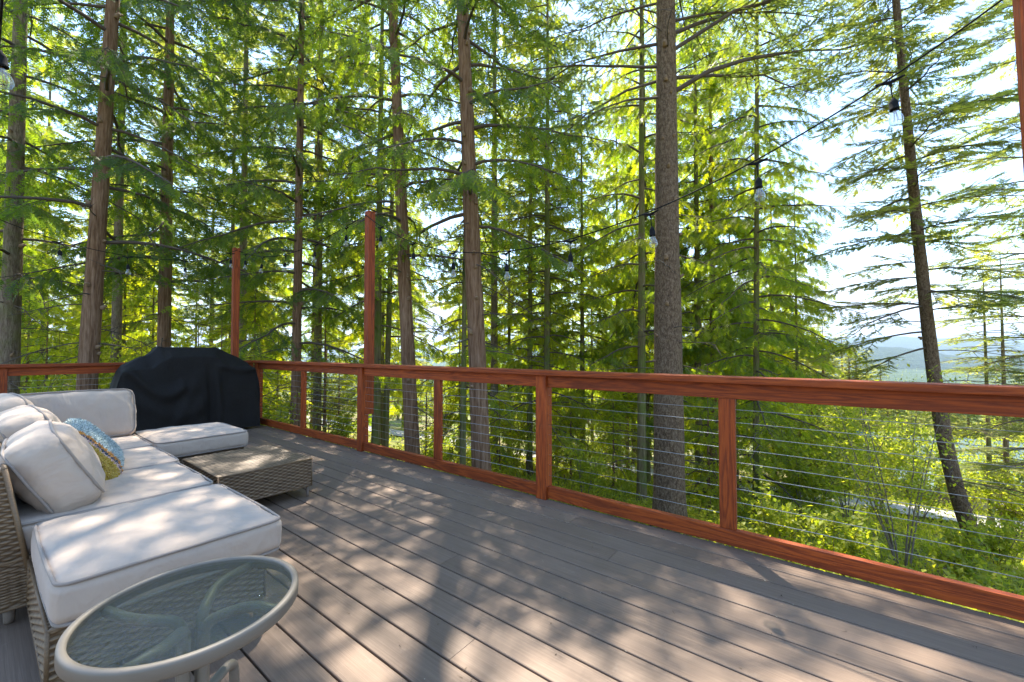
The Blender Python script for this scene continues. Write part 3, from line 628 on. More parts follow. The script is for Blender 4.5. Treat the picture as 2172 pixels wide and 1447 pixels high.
# local x: +x towards the camera side (deck +u), y along the left railing
gw, gd = .70, .60
def cover_pt(s, p):
    """s -1..1 along the grill, p 0..1 from the front hem over the top to the back hem"""
    sh = np.interp(s, [-1, -.94, -.46, .40, .94, 1.0], [.86, .925, 1.15, 1.155, .945, .88])           # silhouette height
    dep = np.interp(s, [-1, -.9, 1], [.94, 1.0, 1.0]); ft = np.interp(s, [-1, -.55, -.3, .35, .6, 1], [.93, .95, 1.03, 1.03, .96, .93])
    zf = np.minimum(np.interp(s, [-1, -.6, -.35, .33, .55, 1], [.86, .90, 1.03, 1.03, .90, .87]), sh - .015)
    # path: hem(front) -> front edge -> ridge front -> ridge back -> back edge -> hem
    kx = np.stack([np.full_like(s, .03), np.full_like(s, .0), np.full_like(s, -.17), np.full_like(s, -.36), np.full_like(s, -.45), np.full_like(s, -.46)], -1)
    kz = np.stack([np.full_like(s, .035), zf, sh, sh, np.minimum(sh - .04, .95), np.full_like(s, .05)], -1)
    kp = np.array([0, .42, .55, .68, .76, 1.0])
    x = np.zeros_like(p); z = np.zeros_like(p)
    for n in range(5):
        msk = (p >= kp[n]) & (p <= kp[n + 1]); t = (p - kp[n]) / (kp[n + 1] - kp[n])
        x = np.where(msk, kx[..., n] * (1 - t) + kx[..., n + 1] * t, x); z = np.where(msk, kz[..., n] * (1 - t) + kz[..., n + 1] * t, z)
    return x * dep, z
ns, np__ = 190, 190
S, Pp = np.meshgrid(np.linspace(-1, 1, ns), np.linspace(0, 1, np__), indexing='ij'); gxx, gzz = cover_pt(S, Pp); gyy = S * gw
for _ in range(1):
    for arr in (gxx, gzz): arr[:, 1:-1] = (arr[:, :-2] + 2 * arr[:, 1:-1] + arr[:, 2:]) / 4; arr[1:-1] = (arr[:-2] + 2 * arr[1:-1] + arr[2:]) / 4
fm = np.clip((.95 - gzz) / .25, 0, 1) * np.clip((.5 - Pp) / .1, 0, 1)
def swag(c0, d0, c1, zl, wid, amp):
    """a U-shaped fold from (c0, d0) sagging to zl and back up at c1"""
    t = np.clip((S - c0) / (c1 - c0), 0, 1); zc = d0 - (d0 - zl) * np.sin(t * math.pi * .72); inside = np.exp(-(np.clip(np.abs(S - (c0 + c1) / 2) - abs(c1 - c0) / 2, 0, 9) / .08) ** 2)
    return amp * np.exp(-((gzz - zc) / wid) ** 2) * inside
fold = swag(-.92, .88, -.20, .56, .085, .050) + swag(-.96, .62, .10, .30, .11, .030) + swag(.42, .90, .98, .84, .05, .022)
fold += .026 * np.exp(-((S - .36 - .03 * np.sin(gzz * 5)) / .06) ** 2) * np.clip((.98 - gzz) / .3, 0, 1) - .03 * np.exp(-((S - .24 - .03 * np.sin(gzz * 5)) / .05) ** 2) * np.clip((.95 - gzz) / .3, 0, 1)
fold += .020 * np.exp(-((S + .10 - .5 * (gzz - .5)) / .09) ** 2) * np.clip((.9 - gzz) / .3, 0, 1)
fold += .020 * np.sin(S * 12 + 2 * np.sin(gzz * 4)) * np.clip((.55 - gzz) / .5, 0, 1) + .012 * vnoise(S * 3.2, gzz * 4, 8, 2)
gxx = gxx + fold * np.clip((.5 - Pp) / .10, 0, 1) + np.where(Pp > .8, .02 * np.sin(S * 11), 0)
topm = np.clip((Pp - .4) / .05, 0, 1) * np.clip((.8 - Pp) / .05, 0, 1); gzz = gzz + topm * (.010 * vnoise(S * 5, Pp * 9, 4, 3)) - topm * .020 * np.exp(-((S + .62) / .07) ** 2) + topm * .018 * np.exp(-((S + .48) / .05) ** 2)
A = Acc(); i = np.arange(ns - 1)[:, None] * np__; j = np.arange(np__ - 1)[None]
A.add(np.stack([gxx, gyy, gzz], -1).reshape(-1, 3), np.stack([i + j, i + np__ + j, i + np__ + j + 1, i + j + 1], -1).reshape(-1, 4))
for sgn, row in ((-1, 0), (1, ns - 1)):      # end drapes: fan from the end profile, bulging outwards with vertical folds
    ex, ez = gxx[row], gzz[row]; nk = 26; V = []
    for k_ in range(nk):
        t = k_ / (nk - 1); hh = ez * (1 - t) + .045 * t; yy = sgn * (gw + .085 * math.sin(min(1, t * 1.6) * math.pi * .55) * (1 - .65 * t)) + sgn * .018 * np.sin(ex * 26 + 1) * t
        V.append(np.c_[ex * (1 - .02 * t), yy + 0 * ex, np.minimum(ez, hh)])
    V = np.array(V); i2 = np.arange(nk - 1)[:, None] * np__; A.add(V.reshape(-1, 3), np.stack([i2 + j, i2 + j + 1, i2 + np__ + j + 1, i2 + np__ + j], -1).reshape(-1, 4))
A.build('cloth_cover', COVER, gr, True)
for sx, sy in ((-.05, -.55), (-.05, .55), (-.4, -.55), (-.4, .55)):
    A = Acc(); A.add(*tube([(0, -.016, .03), (0, .016, .03)], .03, 16)); A.build('caster', BLACKRUB, gr, True, loc=(sx, sy, 0))

#TREES
# ------------------------------------------------------------------ trees
def frond_tpl(n, spread=.42, ll=.34, w=.075, rach=.03, droop=.10):
    """flat feathery spray: x along the stem, y sideways; one slim face for each leaflet"""
    V = [(0, -rach, 0), (0, rach, 0), (1.0, 0, -droop)]; T = [(0, 1, 2)]
    for i in range(n):
        t = .06 + .86 * (i + .3) / n; sz = (1 - .62 * t) * (.75 + .25 * math.sin(i * 2.3))
        for s in (-1, 1):
            k = len(V); tx = t + ll * .62 * sz; ty = s * spread * sz; zz = -droop * t * t
            dx_, dy_ = tx - t, ty; L = math.hypot(dx_, dy_); nx, ny = -dy_ / L * w * .5, dx_ / L * w * .5
            V += [(t + dx_ * .12 - nx * .9, dy_ * .12 - ny * .9, zz), (t + dx_ * .12 + nx * .9, dy_ * .12 + ny * .9, zz), (tx, ty, zz - droop * .5 * abs(ty) * 2 - .02)]
            T.append((k, k + 1, k + 2))
    return np.array(V), np.array(T)
FR_CEDAR = frond_tpl(5, .38, .44, .15, .03, .16); FR_CEDAR_FAR = frond_tpl(5, .44, .44, .17, .04, .14)
FR_FIR = frond_tpl(6, .27, .28, .16, .045, .06); FR_FIR_FAR = frond_tpl(5, .32, .30, .24, .06, .06)
def norm(a): return a / (np.linalg.norm(a, axis=-1, keepdims=True) + 1e-12)
def scatter(A, tpl, pos, fwd, up, scale, tint):
    V, T = tpl; pos, fwd, up = np.asarray(pos), norm(np.asarray(fwd)), np.asarray(up); scale = np.asarray(scale); n = len(pos)
    if n == 0: return
    sd = norm(np.cross(up, fwd)); nz = np.cross(fwd, sd)
    P = pos[:, None] + scale[:, None, None] * (V[None, :, 0, None] * fwd[:, None] + V[None, :, 1, None] * sd[:, None] + V[None, :, 2, None] * nz[:, None])
    A.add(P.reshape(-1, 3), t=(T[None] + np.arange(n)[:, None, None] * len(V)).reshape(-1, 3), tint=np.repeat(np.asarray(tint), len(V)))
def limb_pts(kind, L, az, z0, base, rg, n=7, rise=None):
    t = np.linspace(0, 1, n); rad = np.array([math.cos(az), math.sin(az)])
    if kind == 'cedar': r0 = rg.uniform(-.05, .30) if rise is None else rise; zz = L * (r0 * t - (.62 + .2 * rg.random()) * t ** 2 + .34 * t ** 3)
    else: r0 = rg.uniform(.0, .28) if rise is None else rise; zz = L * (r0 * t - .30 * t ** 2 + .06 * t ** 3)
    lat = np.cumsum(rg.normal(0, .035, n)) * L * t ** .5; lat -= lat[0]
    return np.c_[base[0] + rad[0] * L * t - rad[1] * lat, base[1] + rad[1] * L * t + rad[0] * lat, z0 + zz]
def leafy(fo, limb, kind, tpl, L, rg, dens=1.0, fs=1.0, bare=.18, base_tint=.5, twigs=None):
    """hang foliage (and side twigs) on one limb"""
    n = len(limb); T = norm(np.gradient(limb, axis=0)); ns = max(4, int(L * (6.5 if kind == 'cedar' else 9.0) * dens)); pos, fwd, up, sz, tn = [], [], [], [], []
    ct0 = base_tint + rg.normal(0, .13)
    for k in range(ns):
        t = bare + (1 - bare) * (k + rg.random()) / ns; f = t * (n - 1); i = min(n - 2, int(f)); P = limb[i] * (1 - f + i) + limb[i + 1] * (f - i); d = T[i]
        side = 1 if k % 2 else -1; lt = norm(np.array([-d[1], d[0], 0.0])); l2 = (.40 * L * (1 - t) ** .7 + .13) * rg.uniform(.7, 1.15); l2 = min(l2, 1.1)
        if kind == 'cedar': dr = norm(d * .72 + lt * side * .75 + np.array([0, 0, -.22 - .25 * rg.random()]))
        else: dr = norm(d * .75 + lt * side * .72 + np.array([0, 0, rg.normal(-.08, .16)]))
        sp = .070 if kind == 'cedar' else .062
        m = max(2, int(l2 / sp * dens ** .5)); s = (np.arange(m) + .5) / m * l2
        sag = (-.28 if kind == 'cedar' else -.05) * s ** 2
        p = P + dr * s[:, None]; p[:, 2] += sag
        if twigs is not None:
            e = P + dr * l2; e[2] += (-.28 if kind == 'cedar' else -.05) * l2 ** 2; mid = P + dr * l2 * .5; mid[2] += (-.07 if kind == 'cedar' else -.012) * l2 ** 2
            twigs.add(*tube(np.array([P, mid, e]), [.0055 + .003 * l2, .004, .002], 3, cap=False))
        alt = np.where(np.arange(m) % 2, 1, -1)[:, None]
        lat2 = norm(np.cross(dr, np.array([0, 0, 1.0])))
        if kind == 'cedar': fw = dr * .8 + lat2 * alt * .55 + np.array([0, 0, -.75]) + rg.normal(0, .28, (m, 3)); u = np.array([0, 0, 1.0]) + rg.normal(0, .5, (m, 3)); z_ = rg.uniform(.13, .27, m)
        else: fw = dr * .9 + lat2 * alt * .6 + rg.normal(0, .12, (m, 3)); u = np.array([0, 0, 1.0]) + rg.normal(0, .32, (m, 3)); z_ = rg.uniform(.11, .21, m)
        pos.append(p); fwd.append(fw); up.append(u); sz.append(z_ * fs); tn.append(np.clip(ct0 + rg.normal(0, .13, m) + .18 * (t - .5), 0, 1))
    scatter(fo, tpl, np.concatenate(pos), np.concatenate(fwd), np.concatenate(up), np.concatenate(sz), np.concatenate(tn))
STUBM = Acc(); STUBM.add(*tube([(0, 0, -.03), (.02, 0, .0), (.035, 0, .004), (.06, 0, .008)], [.030, .030, .021, .019], 9)); STUBM = STUBM.mesh('branch_stub', True); STUBM.materials.append(STUB)
def trunk_mesh(curve, rad, H, sides, rg, step=.35, rough=.05):
    n = int(H / step) + 2; z = np.linspace(-.25, H, n); c = np.array([curve(q) for q in z]); a = np.arange(sides) / sides * 2 * np.pi
    rr_ = np.array([rad(q) for q in z])[:, None] * (1 + rough * vnoise(a[None] * 2.2 + 7 * rg.random(), z[:, None] * 1.3, int(rg.integers(99)), 3) * 2)
    v = np.stack([c[:, 0, None] + rr_ * np.cos(a), c[:, 1, None] + rr_ * np.sin(a), np.broadcast_to(z[:, None], rr_.shape)], -1).reshape(-1, 3)
    i = np.arange(n - 1)[:, None] * sides; j = np.arange(sides)[None]; A = Acc()
    A.add(v, np.stack([i + j, i + (j + 1) % sides, i + sides + (j + 1) % sides, i + sides + j], -1).reshape(-1, 4)); return A
def make_tree(name, label, cat, x, y, d, H, kind='cedar', lean=(0, 0), sweep=0.0, zb0=3.0, nb=60, Lmax=2.4, Lmin=.5, dens=1.0, bark=None, leaf=None, fs=1.0,
              near=True, seed=1, group=None, dead=8, stubs=0, tint=.5, detail_top=None, azs=None, extra=(), far_tpl=False, ztop_profile=.75, split=True, bare=.18):
    """trunk, limbs and foliage; x, y is where the trunk stands at eye height"""
    rg = np.random.default_rng(seed); z0 = tz(x, y); eye = CAMZ - z0
    def curve(q): return np.array([lean[0] * (q - eye) + sweep * math.exp(-max(q, 0) / 1.6), lean[1] * (q - eye)])
    rb = d / 2
    def rad(q): return rb * max(.02, ((H - q) / (H - min(eye, .5 * H)))) ** .85 + .35 * rb * math.exp(-max(q + .1, 0) / .35) if q < H else .004
    root = empty(name, (x, y, z0)); tag(root, label, cat, group)
    tk = trunk_mesh(curve, rad, H, 16 if near else 8, rg, .3 if near else .8).build('trunk', bark or BARK_CEDAR, root, True)
    fo = Acc(); tpl = (FR_CEDAR if kind == 'cedar' else FR_FIR) if not far_tpl else (FR_CEDAR_FAR if kind == 'cedar' else FR_FIR_FAR)
    rest = Acc(); top = detail_top if detail_top is not None else CAMZ + .86 * y + .8 - z0
    def limb(z, az, L, rr0, leaf_on, rise=None, dn=dens, bare_=bare):
        cpt = curve(z); P = limb_pts(kind, L, az, z, cpt, rg, 8 if near else 5, rise); nn = len(P); w = Acc()
        w.add(*tube(P, np.linspace(rr0, .0035, nn), 6 if near else 3, cap=False))
        if leaf_on: leafy(fo, P, kind, tpl, L, rg, dn, fs, bare_, tint, w if near else None)
        elif near:
            for _ in range(int(L * 7)):
                t = rg.uniform(.2, .98) * (nn - 1); i = min(nn - 2, int(t)); p = P[i] * (1 - t + i) + P[i + 1] * (t - i); dd = norm(P[i + 1] - P[i] + rg.normal(0, .8 * np.linalg.norm(P[i + 1] - P[i]), 3)); l = rg.uniform(.1, .4)
                w.add(*tube([p, p + dd * l * .5, p + dd * l + (0, 0, -.05 * l)], [.005, .0035, .0015], 3, cap=False))
        if near and split and z < top: w.build('branch', TWIG, root, True)
        else: rest.v += w.v; rest.q += [q + rest.n for q in w.q]; rest.t += [t + rest.n for t in w.t]; rest.tint += w.tint; rest.n += w.n
    for k in range(nb):
        f = (k + rg.random()) / nb; z = zb0 + (H - zb0) * f ** .92; L = (Lmin + (Lmax - Lmin) * (1 - f) ** ztop_profile) * rg.uniform(.72, 1.15)
        az = (k * 2.39996 + rg.normal(0, .35)) if azs is None else azs[k % len(azs)] + rg.normal(0, .3)
        limb(z, az, L, min(.6 * rad(z), (.010 + .0095 * L) if kind == 'cedar' else (.006 + .0065 * L)), True)
    for (z, az, L, rise) in extra: limb(z, az, L, .010 + .0068 * L, True, rise, dens * .75, .3)
    for k in range(dead):
        limb(rg.uniform(min(1.2, zb0 * .4), zb0 + .5), rg.uniform(0, 6.28), rg.uniform(.5, 1.6), .011, False)
    if rest.n: r_ = rest.build('upper_branches', TWIG, root, True); r_['kind'] = 'stuff'
    if fo.n: fo.build('crown', leaf or (LEAF_CEDAR if kind == 'cedar' else LEAF_FIR), root, False, True)
    for k in range(stubs):
        z = eye - 1.0 + (k + rg.random()) / stubs * min(H * .8, top - eye + 1.5); az = math.atan2(-y, -x) + rg.normal(0, .8); c_ = curve(z); r_ = rad(z)
        link('branch_stub', STUBM, None, tk, (c_[0] + math.cos(az) * r_ * .97, c_[1] + math.sin(az) * r_ * .97, z), (0, rg.uniform(-.5, .2), az)).scale = (rg.uniform(.7, 1.3),) * 3
    return root
def lean_of(px0, px1, Y): return (px1 - px0) / 744.0        # sideways drift for each metre of height
def nt_(name, label, px, Y, wpx, px_top, H, seed, **kw):
    return make_tree(name, label, kw.pop('cat', 'tree'), place(px, Y), Y, wpx / FPX * Y * math.cos(math.atan((px - 1086) / FPX)), H, lean=(lean_of(px, px_top, Y), kw.pop('leany', 0.0)), seed=seed, **kw)
G = 'forest trees close behind the railings'
nt_('fir_tree', 'grey barked tree trunk cut by the frame edge beyond the sofa', 20, 7.4, 50, 24, 17, 21, kind='cedar', zb0=2.8, nb=64, Lmax=2.2, bark=BARK_GREY, stubs=5, group=G, tint=.2)
nt_('cedar_tree', 'thick reddish trunk behind the upright sofa cushion with sawn stubs', 190, 6.7, 46, 222, 17, 22, zb0=3.6, nb=66, Lmax=2.6, stubs=16, group=G, tint=.2, dead=14)
nt_('cedar_tree', 'brown trunk with drooping boughs right above the covered grill', 348, 8.6, 32, 347, 18, 23, zb0=3.4, nb=74, Lmax=2.6, stubs=6, group=G, tint=.22, dead=14)
nt_('cedar_tree', 'slim straight trunk between the two red light poles', 629, 8.4, 21, 632, 16, 24, zb0=2.3, nb=78, Lmax=2.4, stubs=6, group=G, tint=.27, dead=10)
nt_('cedar_tree', 'mossy dark trunk just beside the middle red pole', 800, 9.4, 17, 806, 16, 25, zb0=3.2, nb=58, Lmax=2.0, bark=BARK_MOSS, group=G, tint=.32, dead=8)
nt_('cedar_tree', 'thinner mossy trunk, second beside the middle red pole', 823, 10.2, 12, 838, 15, 26, zb0=3.2, nb=40, Lmax=1.7, bark=BARK_MOSS, group=G, tint=.5, dead=6, split=False)
nt_('cedar_tree', 'leaning reddish trunk with knots just past the middle pole', 865, 7.3, 30, 828, 17, 27, zb0=4.2, nb=66, Lmax=2.3, stubs=12, group=G, tint=.36, dead=12)
nt_('cedar_tree', 'tall knotty cedar trunk in the middle of the picture', 1011, 6.5, 38, 979, 17, 28, zb0=4.3, nb=72, Lmax=2.5, stubs=16, group=G, tint=.38, dead=9)
nt_('cedar_tree', 'thin mossy stem touching the tall knotty middle trunk', 984, 7.6, 11, 990, 9, 29, zb0=1.8, nb=26, Lmax=1.2, bark=BARK_MOSS, group=G, tint=.6, dead=8)
Hx = [(7.1, -.05, 4.3, .50), (7.4, .3, 3.4, .34), (7.8, -.3, 3.6, .60), (8.1, .15, 3.8, .55), (8.0, 3.0, 2.6, .10), (7.6, 3.3, 2.6, .05), (7.4, 2.8, 2.2, -.12), (7.1, 3.5, 1.9, -.22)]
nt_('fir_tree', 'thickest straight fir trunk with scaly bark and long bare limbs', 1417, 6.7, 60, 1418, 18, 30, kind='fir', zb0=8.3, nb=48, Lmax=3.0, bark=BARK_FIR, stubs=20, group=G, tint=.35, dead=10, extra=Hx)
nt_('cedar_tree', 'thin trunk half hidden just behind the thickest fir', 1361, 9.2, 17, 1366, 17, 31, zb0=2.4, ztop_profile=.6, nb=74, Lmax=1.9, bark=BARK_MOSS, group=G, tint=.66, dead=4)
nt_('cedar_tree', 'big feathery cedar sweeping to the ground beside the thickest fir', 1604, 9.6, 13, 1616, 21, 32, zb0=.5, nb=135, Lmax=2.0, Lmin=.6, dens=1.0, ztop_profile=.5, fs=1.05, bark=BARK_MOSS, group=G, tint=.62, dead=0, bare=.08)
nt_('cedar_tree', 'slender young cedar between the middle trunk and the thickest fir', 1160, 11.5, 13, 1163, 18, 33, zb0=1.2, ztop_profile=.5, nb=92, Lmax=1.8, bark=BARK_MOSS, group=G, tint=.78, dead=3, split=False)
nt_('cedar_tree', 'thin cedar just to one side of the slender young one', 1124, 12.6, 11, 1128, 15, 34, zb0=1.0, ztop_profile=.5, nb=74, Lmax=1.7, bark=BARK_MOSS, group=G, tint=.82, dead=3, split=False)
def fir_leaning():
    Y = 8.0
    ex = [(4.2, 2.9, 1.9, -.05), (4.7, 3.4, 2.0, -.1), (3.9, 3.1, 1.6, -.2), (5.0, .3, 1.7, .1)]
    return make_tree('fir_tree', 'leaning fir with open layered branches against the bright sky', 'tree', place(1968, Y), Y, 23 / FPX * Y, 17, 'fir', lean=(-.068, .0), sweep=.62, zb0=4.4, nb=86, Lmax=1.95, Lmin=.5, dens=1.25, fs=1.3, bare=.08,
                     bark=BARK_FIR, seed=40, group=G, tint=.62, dead=9, extra=ex, stubs=4, ztop_profile=.65)
fir_leaning()
nt_('fir_tree', 'bushy fir whose layered boughs enter from the frame edge past the leaning fir', 2205, 9.6, 30, 2190, 18, 41, kind='fir', zb0=.9, ztop_profile=.6, nb=95, Lmax=2.3, dens=1.2, fs=1.3, bare=.08, bark=BARK_FIR, group=G, tint=.5, dead=8)
nt_('fir_tree', 'slim pale trunk by the gravel road in front of the house', 2090, 13.2, 9, 2086, 9, 42, kind='fir', zb0=4.6, nb=30, Lmax=1.3, bark=BARK_MOSS, group=G, tint=.6, dead=3, split=False)
nt_('fir_tree', 'slim trunk beside the house shaped number sign', 2127, 12.4, 10, 2125, 9, 43, kind='fir', zb0=4.4, nb=30, Lmax=1.4, bark=BARK_GREY, group=G, tint=.6, dead=6, split=False)

# deeper forest: a handful of different trees, copied
def copy_tree(src, x, y, s, rz, label, group, name):
    r = src.copy(); C.objects.link(r); r.name = name; r.location = (x, y, tz(x, y)); r.scale = (s, s, s); r.rotation_euler = (0, 0, rz); r['label'] = label; r['group'] = group
    for ch in list(src.children):
        c = ch.copy(); C.objects.link(c); c.parent = r
        for g_ in ch.children: e = g_.copy(); C.objects.link(e); e.parent = c
    return r
DEEP = 'trees deeper in the forest'
rg = np.random.default_rng(99)
protos = []
for k, (kind, H, Lm, nb, zb, tn, d) in enumerate([('cedar', 17, 2.4, 88, 2.6, .62, .17), ('cedar', 20, 2.5, 88, 3.8, .55, .21), ('fir', 19, 2.2, 88, 4.0, .62, .19), ('cedar', 13, 2.0, 76, 1.2, .74, .12), ('fir', 22, 2.3, 84, 5.5, .55, .24)]):
    protos.append((kind, H, Lm, nb, zb, tn, d))
spots = []
def free(x, y, dm): return all(math.hypot(x - a, y - b) > dm for a, b, _ in spots)
tries = 0
for (y0, y1, n, dm, pmax) in ((11.0, 17, 13, 2.3, 1560), (17, 27, 18, 2.8, 1640), (27, 46, 22, 3.4, 1690)):
    c_ = 0
    while c_ < n and tries < 9000:
        tries += 1; y = rg.uniform(y0, y1); px = rg.uniform(-160, pmax)
        x = place(px, y)
        if abs(.13 * x + .176 * y - (3.3 + .06 * x)) < .0 or not free(x, y, dm): continue
        dr = np.min(np.hypot(px_ - x, py_ - y))
        if dr < 2.6: continue
        spots.append((x, y, y0)); c_ += 1
for px, Y in ((1080, 16.5), (1235, 14), (1310, 18), (1480, 13.5), (1550, 18), (1690, 19)): spots.append((place(px, Y), Y, 11.0 if Y < 17 else 17))
first = {}
LMARK = [(-200, 'the frame edge past the sofa'), (110, 'the sofa corner'), (190, 'the thick reddish trunk'), (348, 'the trunk above the grill'), (500, 'the shorter red pole'), (629, 'the slim straight trunk'), (778, 'the middle red pole'), (865, 'the leaning reddish trunk'),
         (1011, 'the tall knotty trunk'), (1160, 'the slender young cedar'), (1417, 'the thickest fir'), (1632, 'the sweeping cedar'), (1770, 'the open gap by the sweeping cedar'), (1905, 'the tall many stemmed shrub'), (1968, 'the leaning fir'), (2060, 'the two slim roadside trunks'), (2116, 'the number sign'), (2205, 'the bushy frame edge fir')]
def near_mark(x, y):
    px = x / y * FPX + 1086; k = min(LMARK, key=lambda q: abs(q[0] - px)); return ('before ' if px < k[0] else 'past ') + k[1]
for (x, y, y0) in spots:
    pid = int(rg.integers(0, 5)) if (len(spots) - spots.index((x, y, y0))) > 6 else (0, 3)[int(x * 7) % 2]; kind, H, Lm, nb, zb, tn, d = protos[pid]
    nm = 'cedar_tree' if kind == 'cedar' else 'fir_tree'
    lab = {11.0: 'second row %s just %s', 17: 'slimmer %s glimpsed deeper in, just %s', 27: 'distant slim %s at the back, just %s'}[y0] % ('cedar' if kind == 'cedar' else 'fir', near_mark(x, y))
    if pid not in first:
        first[pid] = make_tree(nm, lab, 'tree', x, y, d, H, kind, zb0=zb, nb=nb, Lmax=Lm, dens=1.15, fs=1.25, near=False, seed=70 + pid, group=DEEP, tint=tn, dead=0, far_tpl=True, bark=[BARK_MOSS, BARK_CEDAR, BARK_GREY, BARK_MOSS, BARK_GREY][pid], split=False)
        first[pid].rotation_euler = (0, 0, rg.uniform(0, 6.28))
    else:
        copy_tree(first[pid], x, y, rg.uniform(.8, 1.2), rg.uniform(0, 6.28), lab, DEEP, nm)
# young cedars and firs filling the understorey
YG = 'young understorey conifers'
yp = [make_tree('young_cedar', 'low yellow green cedar sapling beyond the railing', 'sapling', place(540, 8.8), 8.8, .05, 3.6, 'cedar', zb0=.25, nb=40, Lmax=1.1, Lmin=.25, dens=1.1, near=False, seed=90, group=YG, tint=.85, dead=0, split=False, bare=.05),
      make_tree('young_fir', 'low grey green fir sapling beyond the railing', 'sapling', place(690, 10.5), 10.5, .06, 4.2, 'fir', zb0=.3, nb=46, Lmax=1.2, Lmin=.25, dens=1.1, near=False, seed=91, group=YG, tint=.7, dead=0, split=False, bare=.05)]
for px, Y, k, s in [(100, 9.2, 0, .8), (60, 10.6, 1, .8), (300, 10.0, 0, .7), (470, 9.6, 1, .7), (590, 12, 0, 1.0), (720, 13, 1, .8), (905, 13.5, 1, .7), (1060, 11.2, 0, .7),
                    (1210, 12, 0, .9), (1300, 10.5, 0, .8), (1500, 9.4, 0, .9), (1560, 12.0, 1, 1.0), (1180, 15.5, 0, 1.1), (1330, 16, 1, 1.2), (-40, 9.6, 0, 1.0)]:
    x = place(px, Y); copy_tree(yp[k], x, Y, s * rg.uniform(.9, 1.1), rg.uniform(0, 6.28), 'low %s sapling growing just %s' % (('yellow green cedar', 'grey green fir')[k], near_mark(x, Y)), YG, yp[k].name.split('.')[0])
# sunny conifers down the open slope on the view side
VG = 'sunlit conifers down the slope'
vp = make_tree('slope_fir', 'sunlit pointed conifer down the open slope below the view', 'tree', place(1800, 30), 30, .2, 9.5, 'fir', zb0=.8, nb=110, Lmax=2.4, Lmin=.2, dens=1.1, fs=1.5, near=False, seed=95, group=VG, tint=.85, dead=0, far_tpl=True, split=False, bare=.05, ztop_profile=1.0)
for px, Y, s in [(1745, 24, 1.0), (1712, 33, 1.3), (1785, 36, 1.28), (1838, 34, 1.12), (1866, 40, 1.15), (1900, 38, .95), (1815, 30, 1.02), (1728, 28, 1.1), (1940, 44, 1.0), (1990, 46, 1.0), (1880, 26, .62), (1790, 22, .6), (1830, 27, .75), (2010, 36, .9), (2050, 40, 1.1), (2110, 42, 1.2), (2160, 38, 1.2), (1720, 17, .5), (1690, 20, .8), (1760, 19, .45), (1930, 30, .6), (1975, 52, 1.2), (1850, 52, 1.2), (1800, 58, 1.4)]:
    x = place(px, Y); copy_tree(vp, x, Y, s, rg.uniform(0, 6.28), '%s sunlit conifer down the slope just %s' % ('small' if s < .8 else 'middling' if s < 1.05 else 'tall', near_mark(x, Y)), VG, 'slope_fir')
for k in range(20):
    px = rg.uniform(1640, 2260); Y = rg.uniform(48, 130); x = place(px, Y); copy_tree(vp, x, Y, rg.uniform(.9, 1.5), rg.uniform(0, 6.28), 'far pointed conifer in the valley just ' + near_mark(x, Y), VG, 'slope_fir')
# bushier young cedars that close the forest low down
for k in range(42):
    px = rg.uniform(-150, 1560); Y = rg.uniform(14, 32); x = place(px, Y)
    if np.min(np.hypot(px_ - x, py_ - Y)) < 2.4: continue
    copy_tree(first[3], x, Y, rg.uniform(.5, .85), rg.uniform(0, 6.28), 'bushy cedar %s the forest, ' % ('low in' if Y < 20 else 'deeper in' if Y < 26 else 'at the back of') + near_mark(x, Y), YG, 'young_cedar')
for k in range(18):
    px = rg.uniform(-150, 1640); Y = rg.uniform(48, 95); x = place(px, Y); pid = int(rg.integers(0, 5)); kd = protos[pid][0]
    copy_tree(first[pid], x, Y, rg.uniform(.9, 1.3), rg.uniform(0, 6.28), 'faint farthest %s at the back, just %s' % (kd, near_mark(x, Y)), DEEP, 'cedar_tree' if kd == 'cedar' else 'fir_tree')
# far wooded valley side that reads as one mass
A = Acc(); n = 3200; r_ = 150 * (2600 / 150) ** rg.random(n); a_ = rg.uniform(R(5), R(60), n); x = np.sin(a_) * r_; y = np.cos(a_) * r_; z = terr(x, y); h = rg.uniform(8, 15, n); m = 20
f = rg.random((n, m)) ** .8; an = rg.uniform(0, 6.28, (n, m)); rr2 = h[:, None] * .19 * (1 - f) * rg.uniform(.7, 1.15, (n, m)); cz = z[:, None] + h[:, None] * (.06 + .9 * f)
c0 = np.stack([np.broadcast_to(x[:, None], f.shape), np.broadcast_to(y[:, None], f.shape), cz + h[:, None] * .10], -1)
c1 = np.stack([x[:, None] + rr2 * np.cos(an - .5), y[:, None] + rr2 * np.sin(an - .5), cz - h[:, None] * .03], -1); c2 = np.stack([x[:, None] + rr2 * np.cos(an + .5), y[:, None] + rr2 * np.sin(an + .5), cz - h[:, None] * .05], -1)
V = np.stack([c0, c1, c2], 2).reshape(-1, 3); A.add(V, t=np.arange(len(V)).reshape(-1, 3), tint=np.repeat(np.repeat(rg.uniform(.1, .8, n), m), 3))
o = A.build('forest', LEAF_FIR, None, False, True); tag(o, 'distant conifer woods covering the valley below', 'woods', kind='stuff')

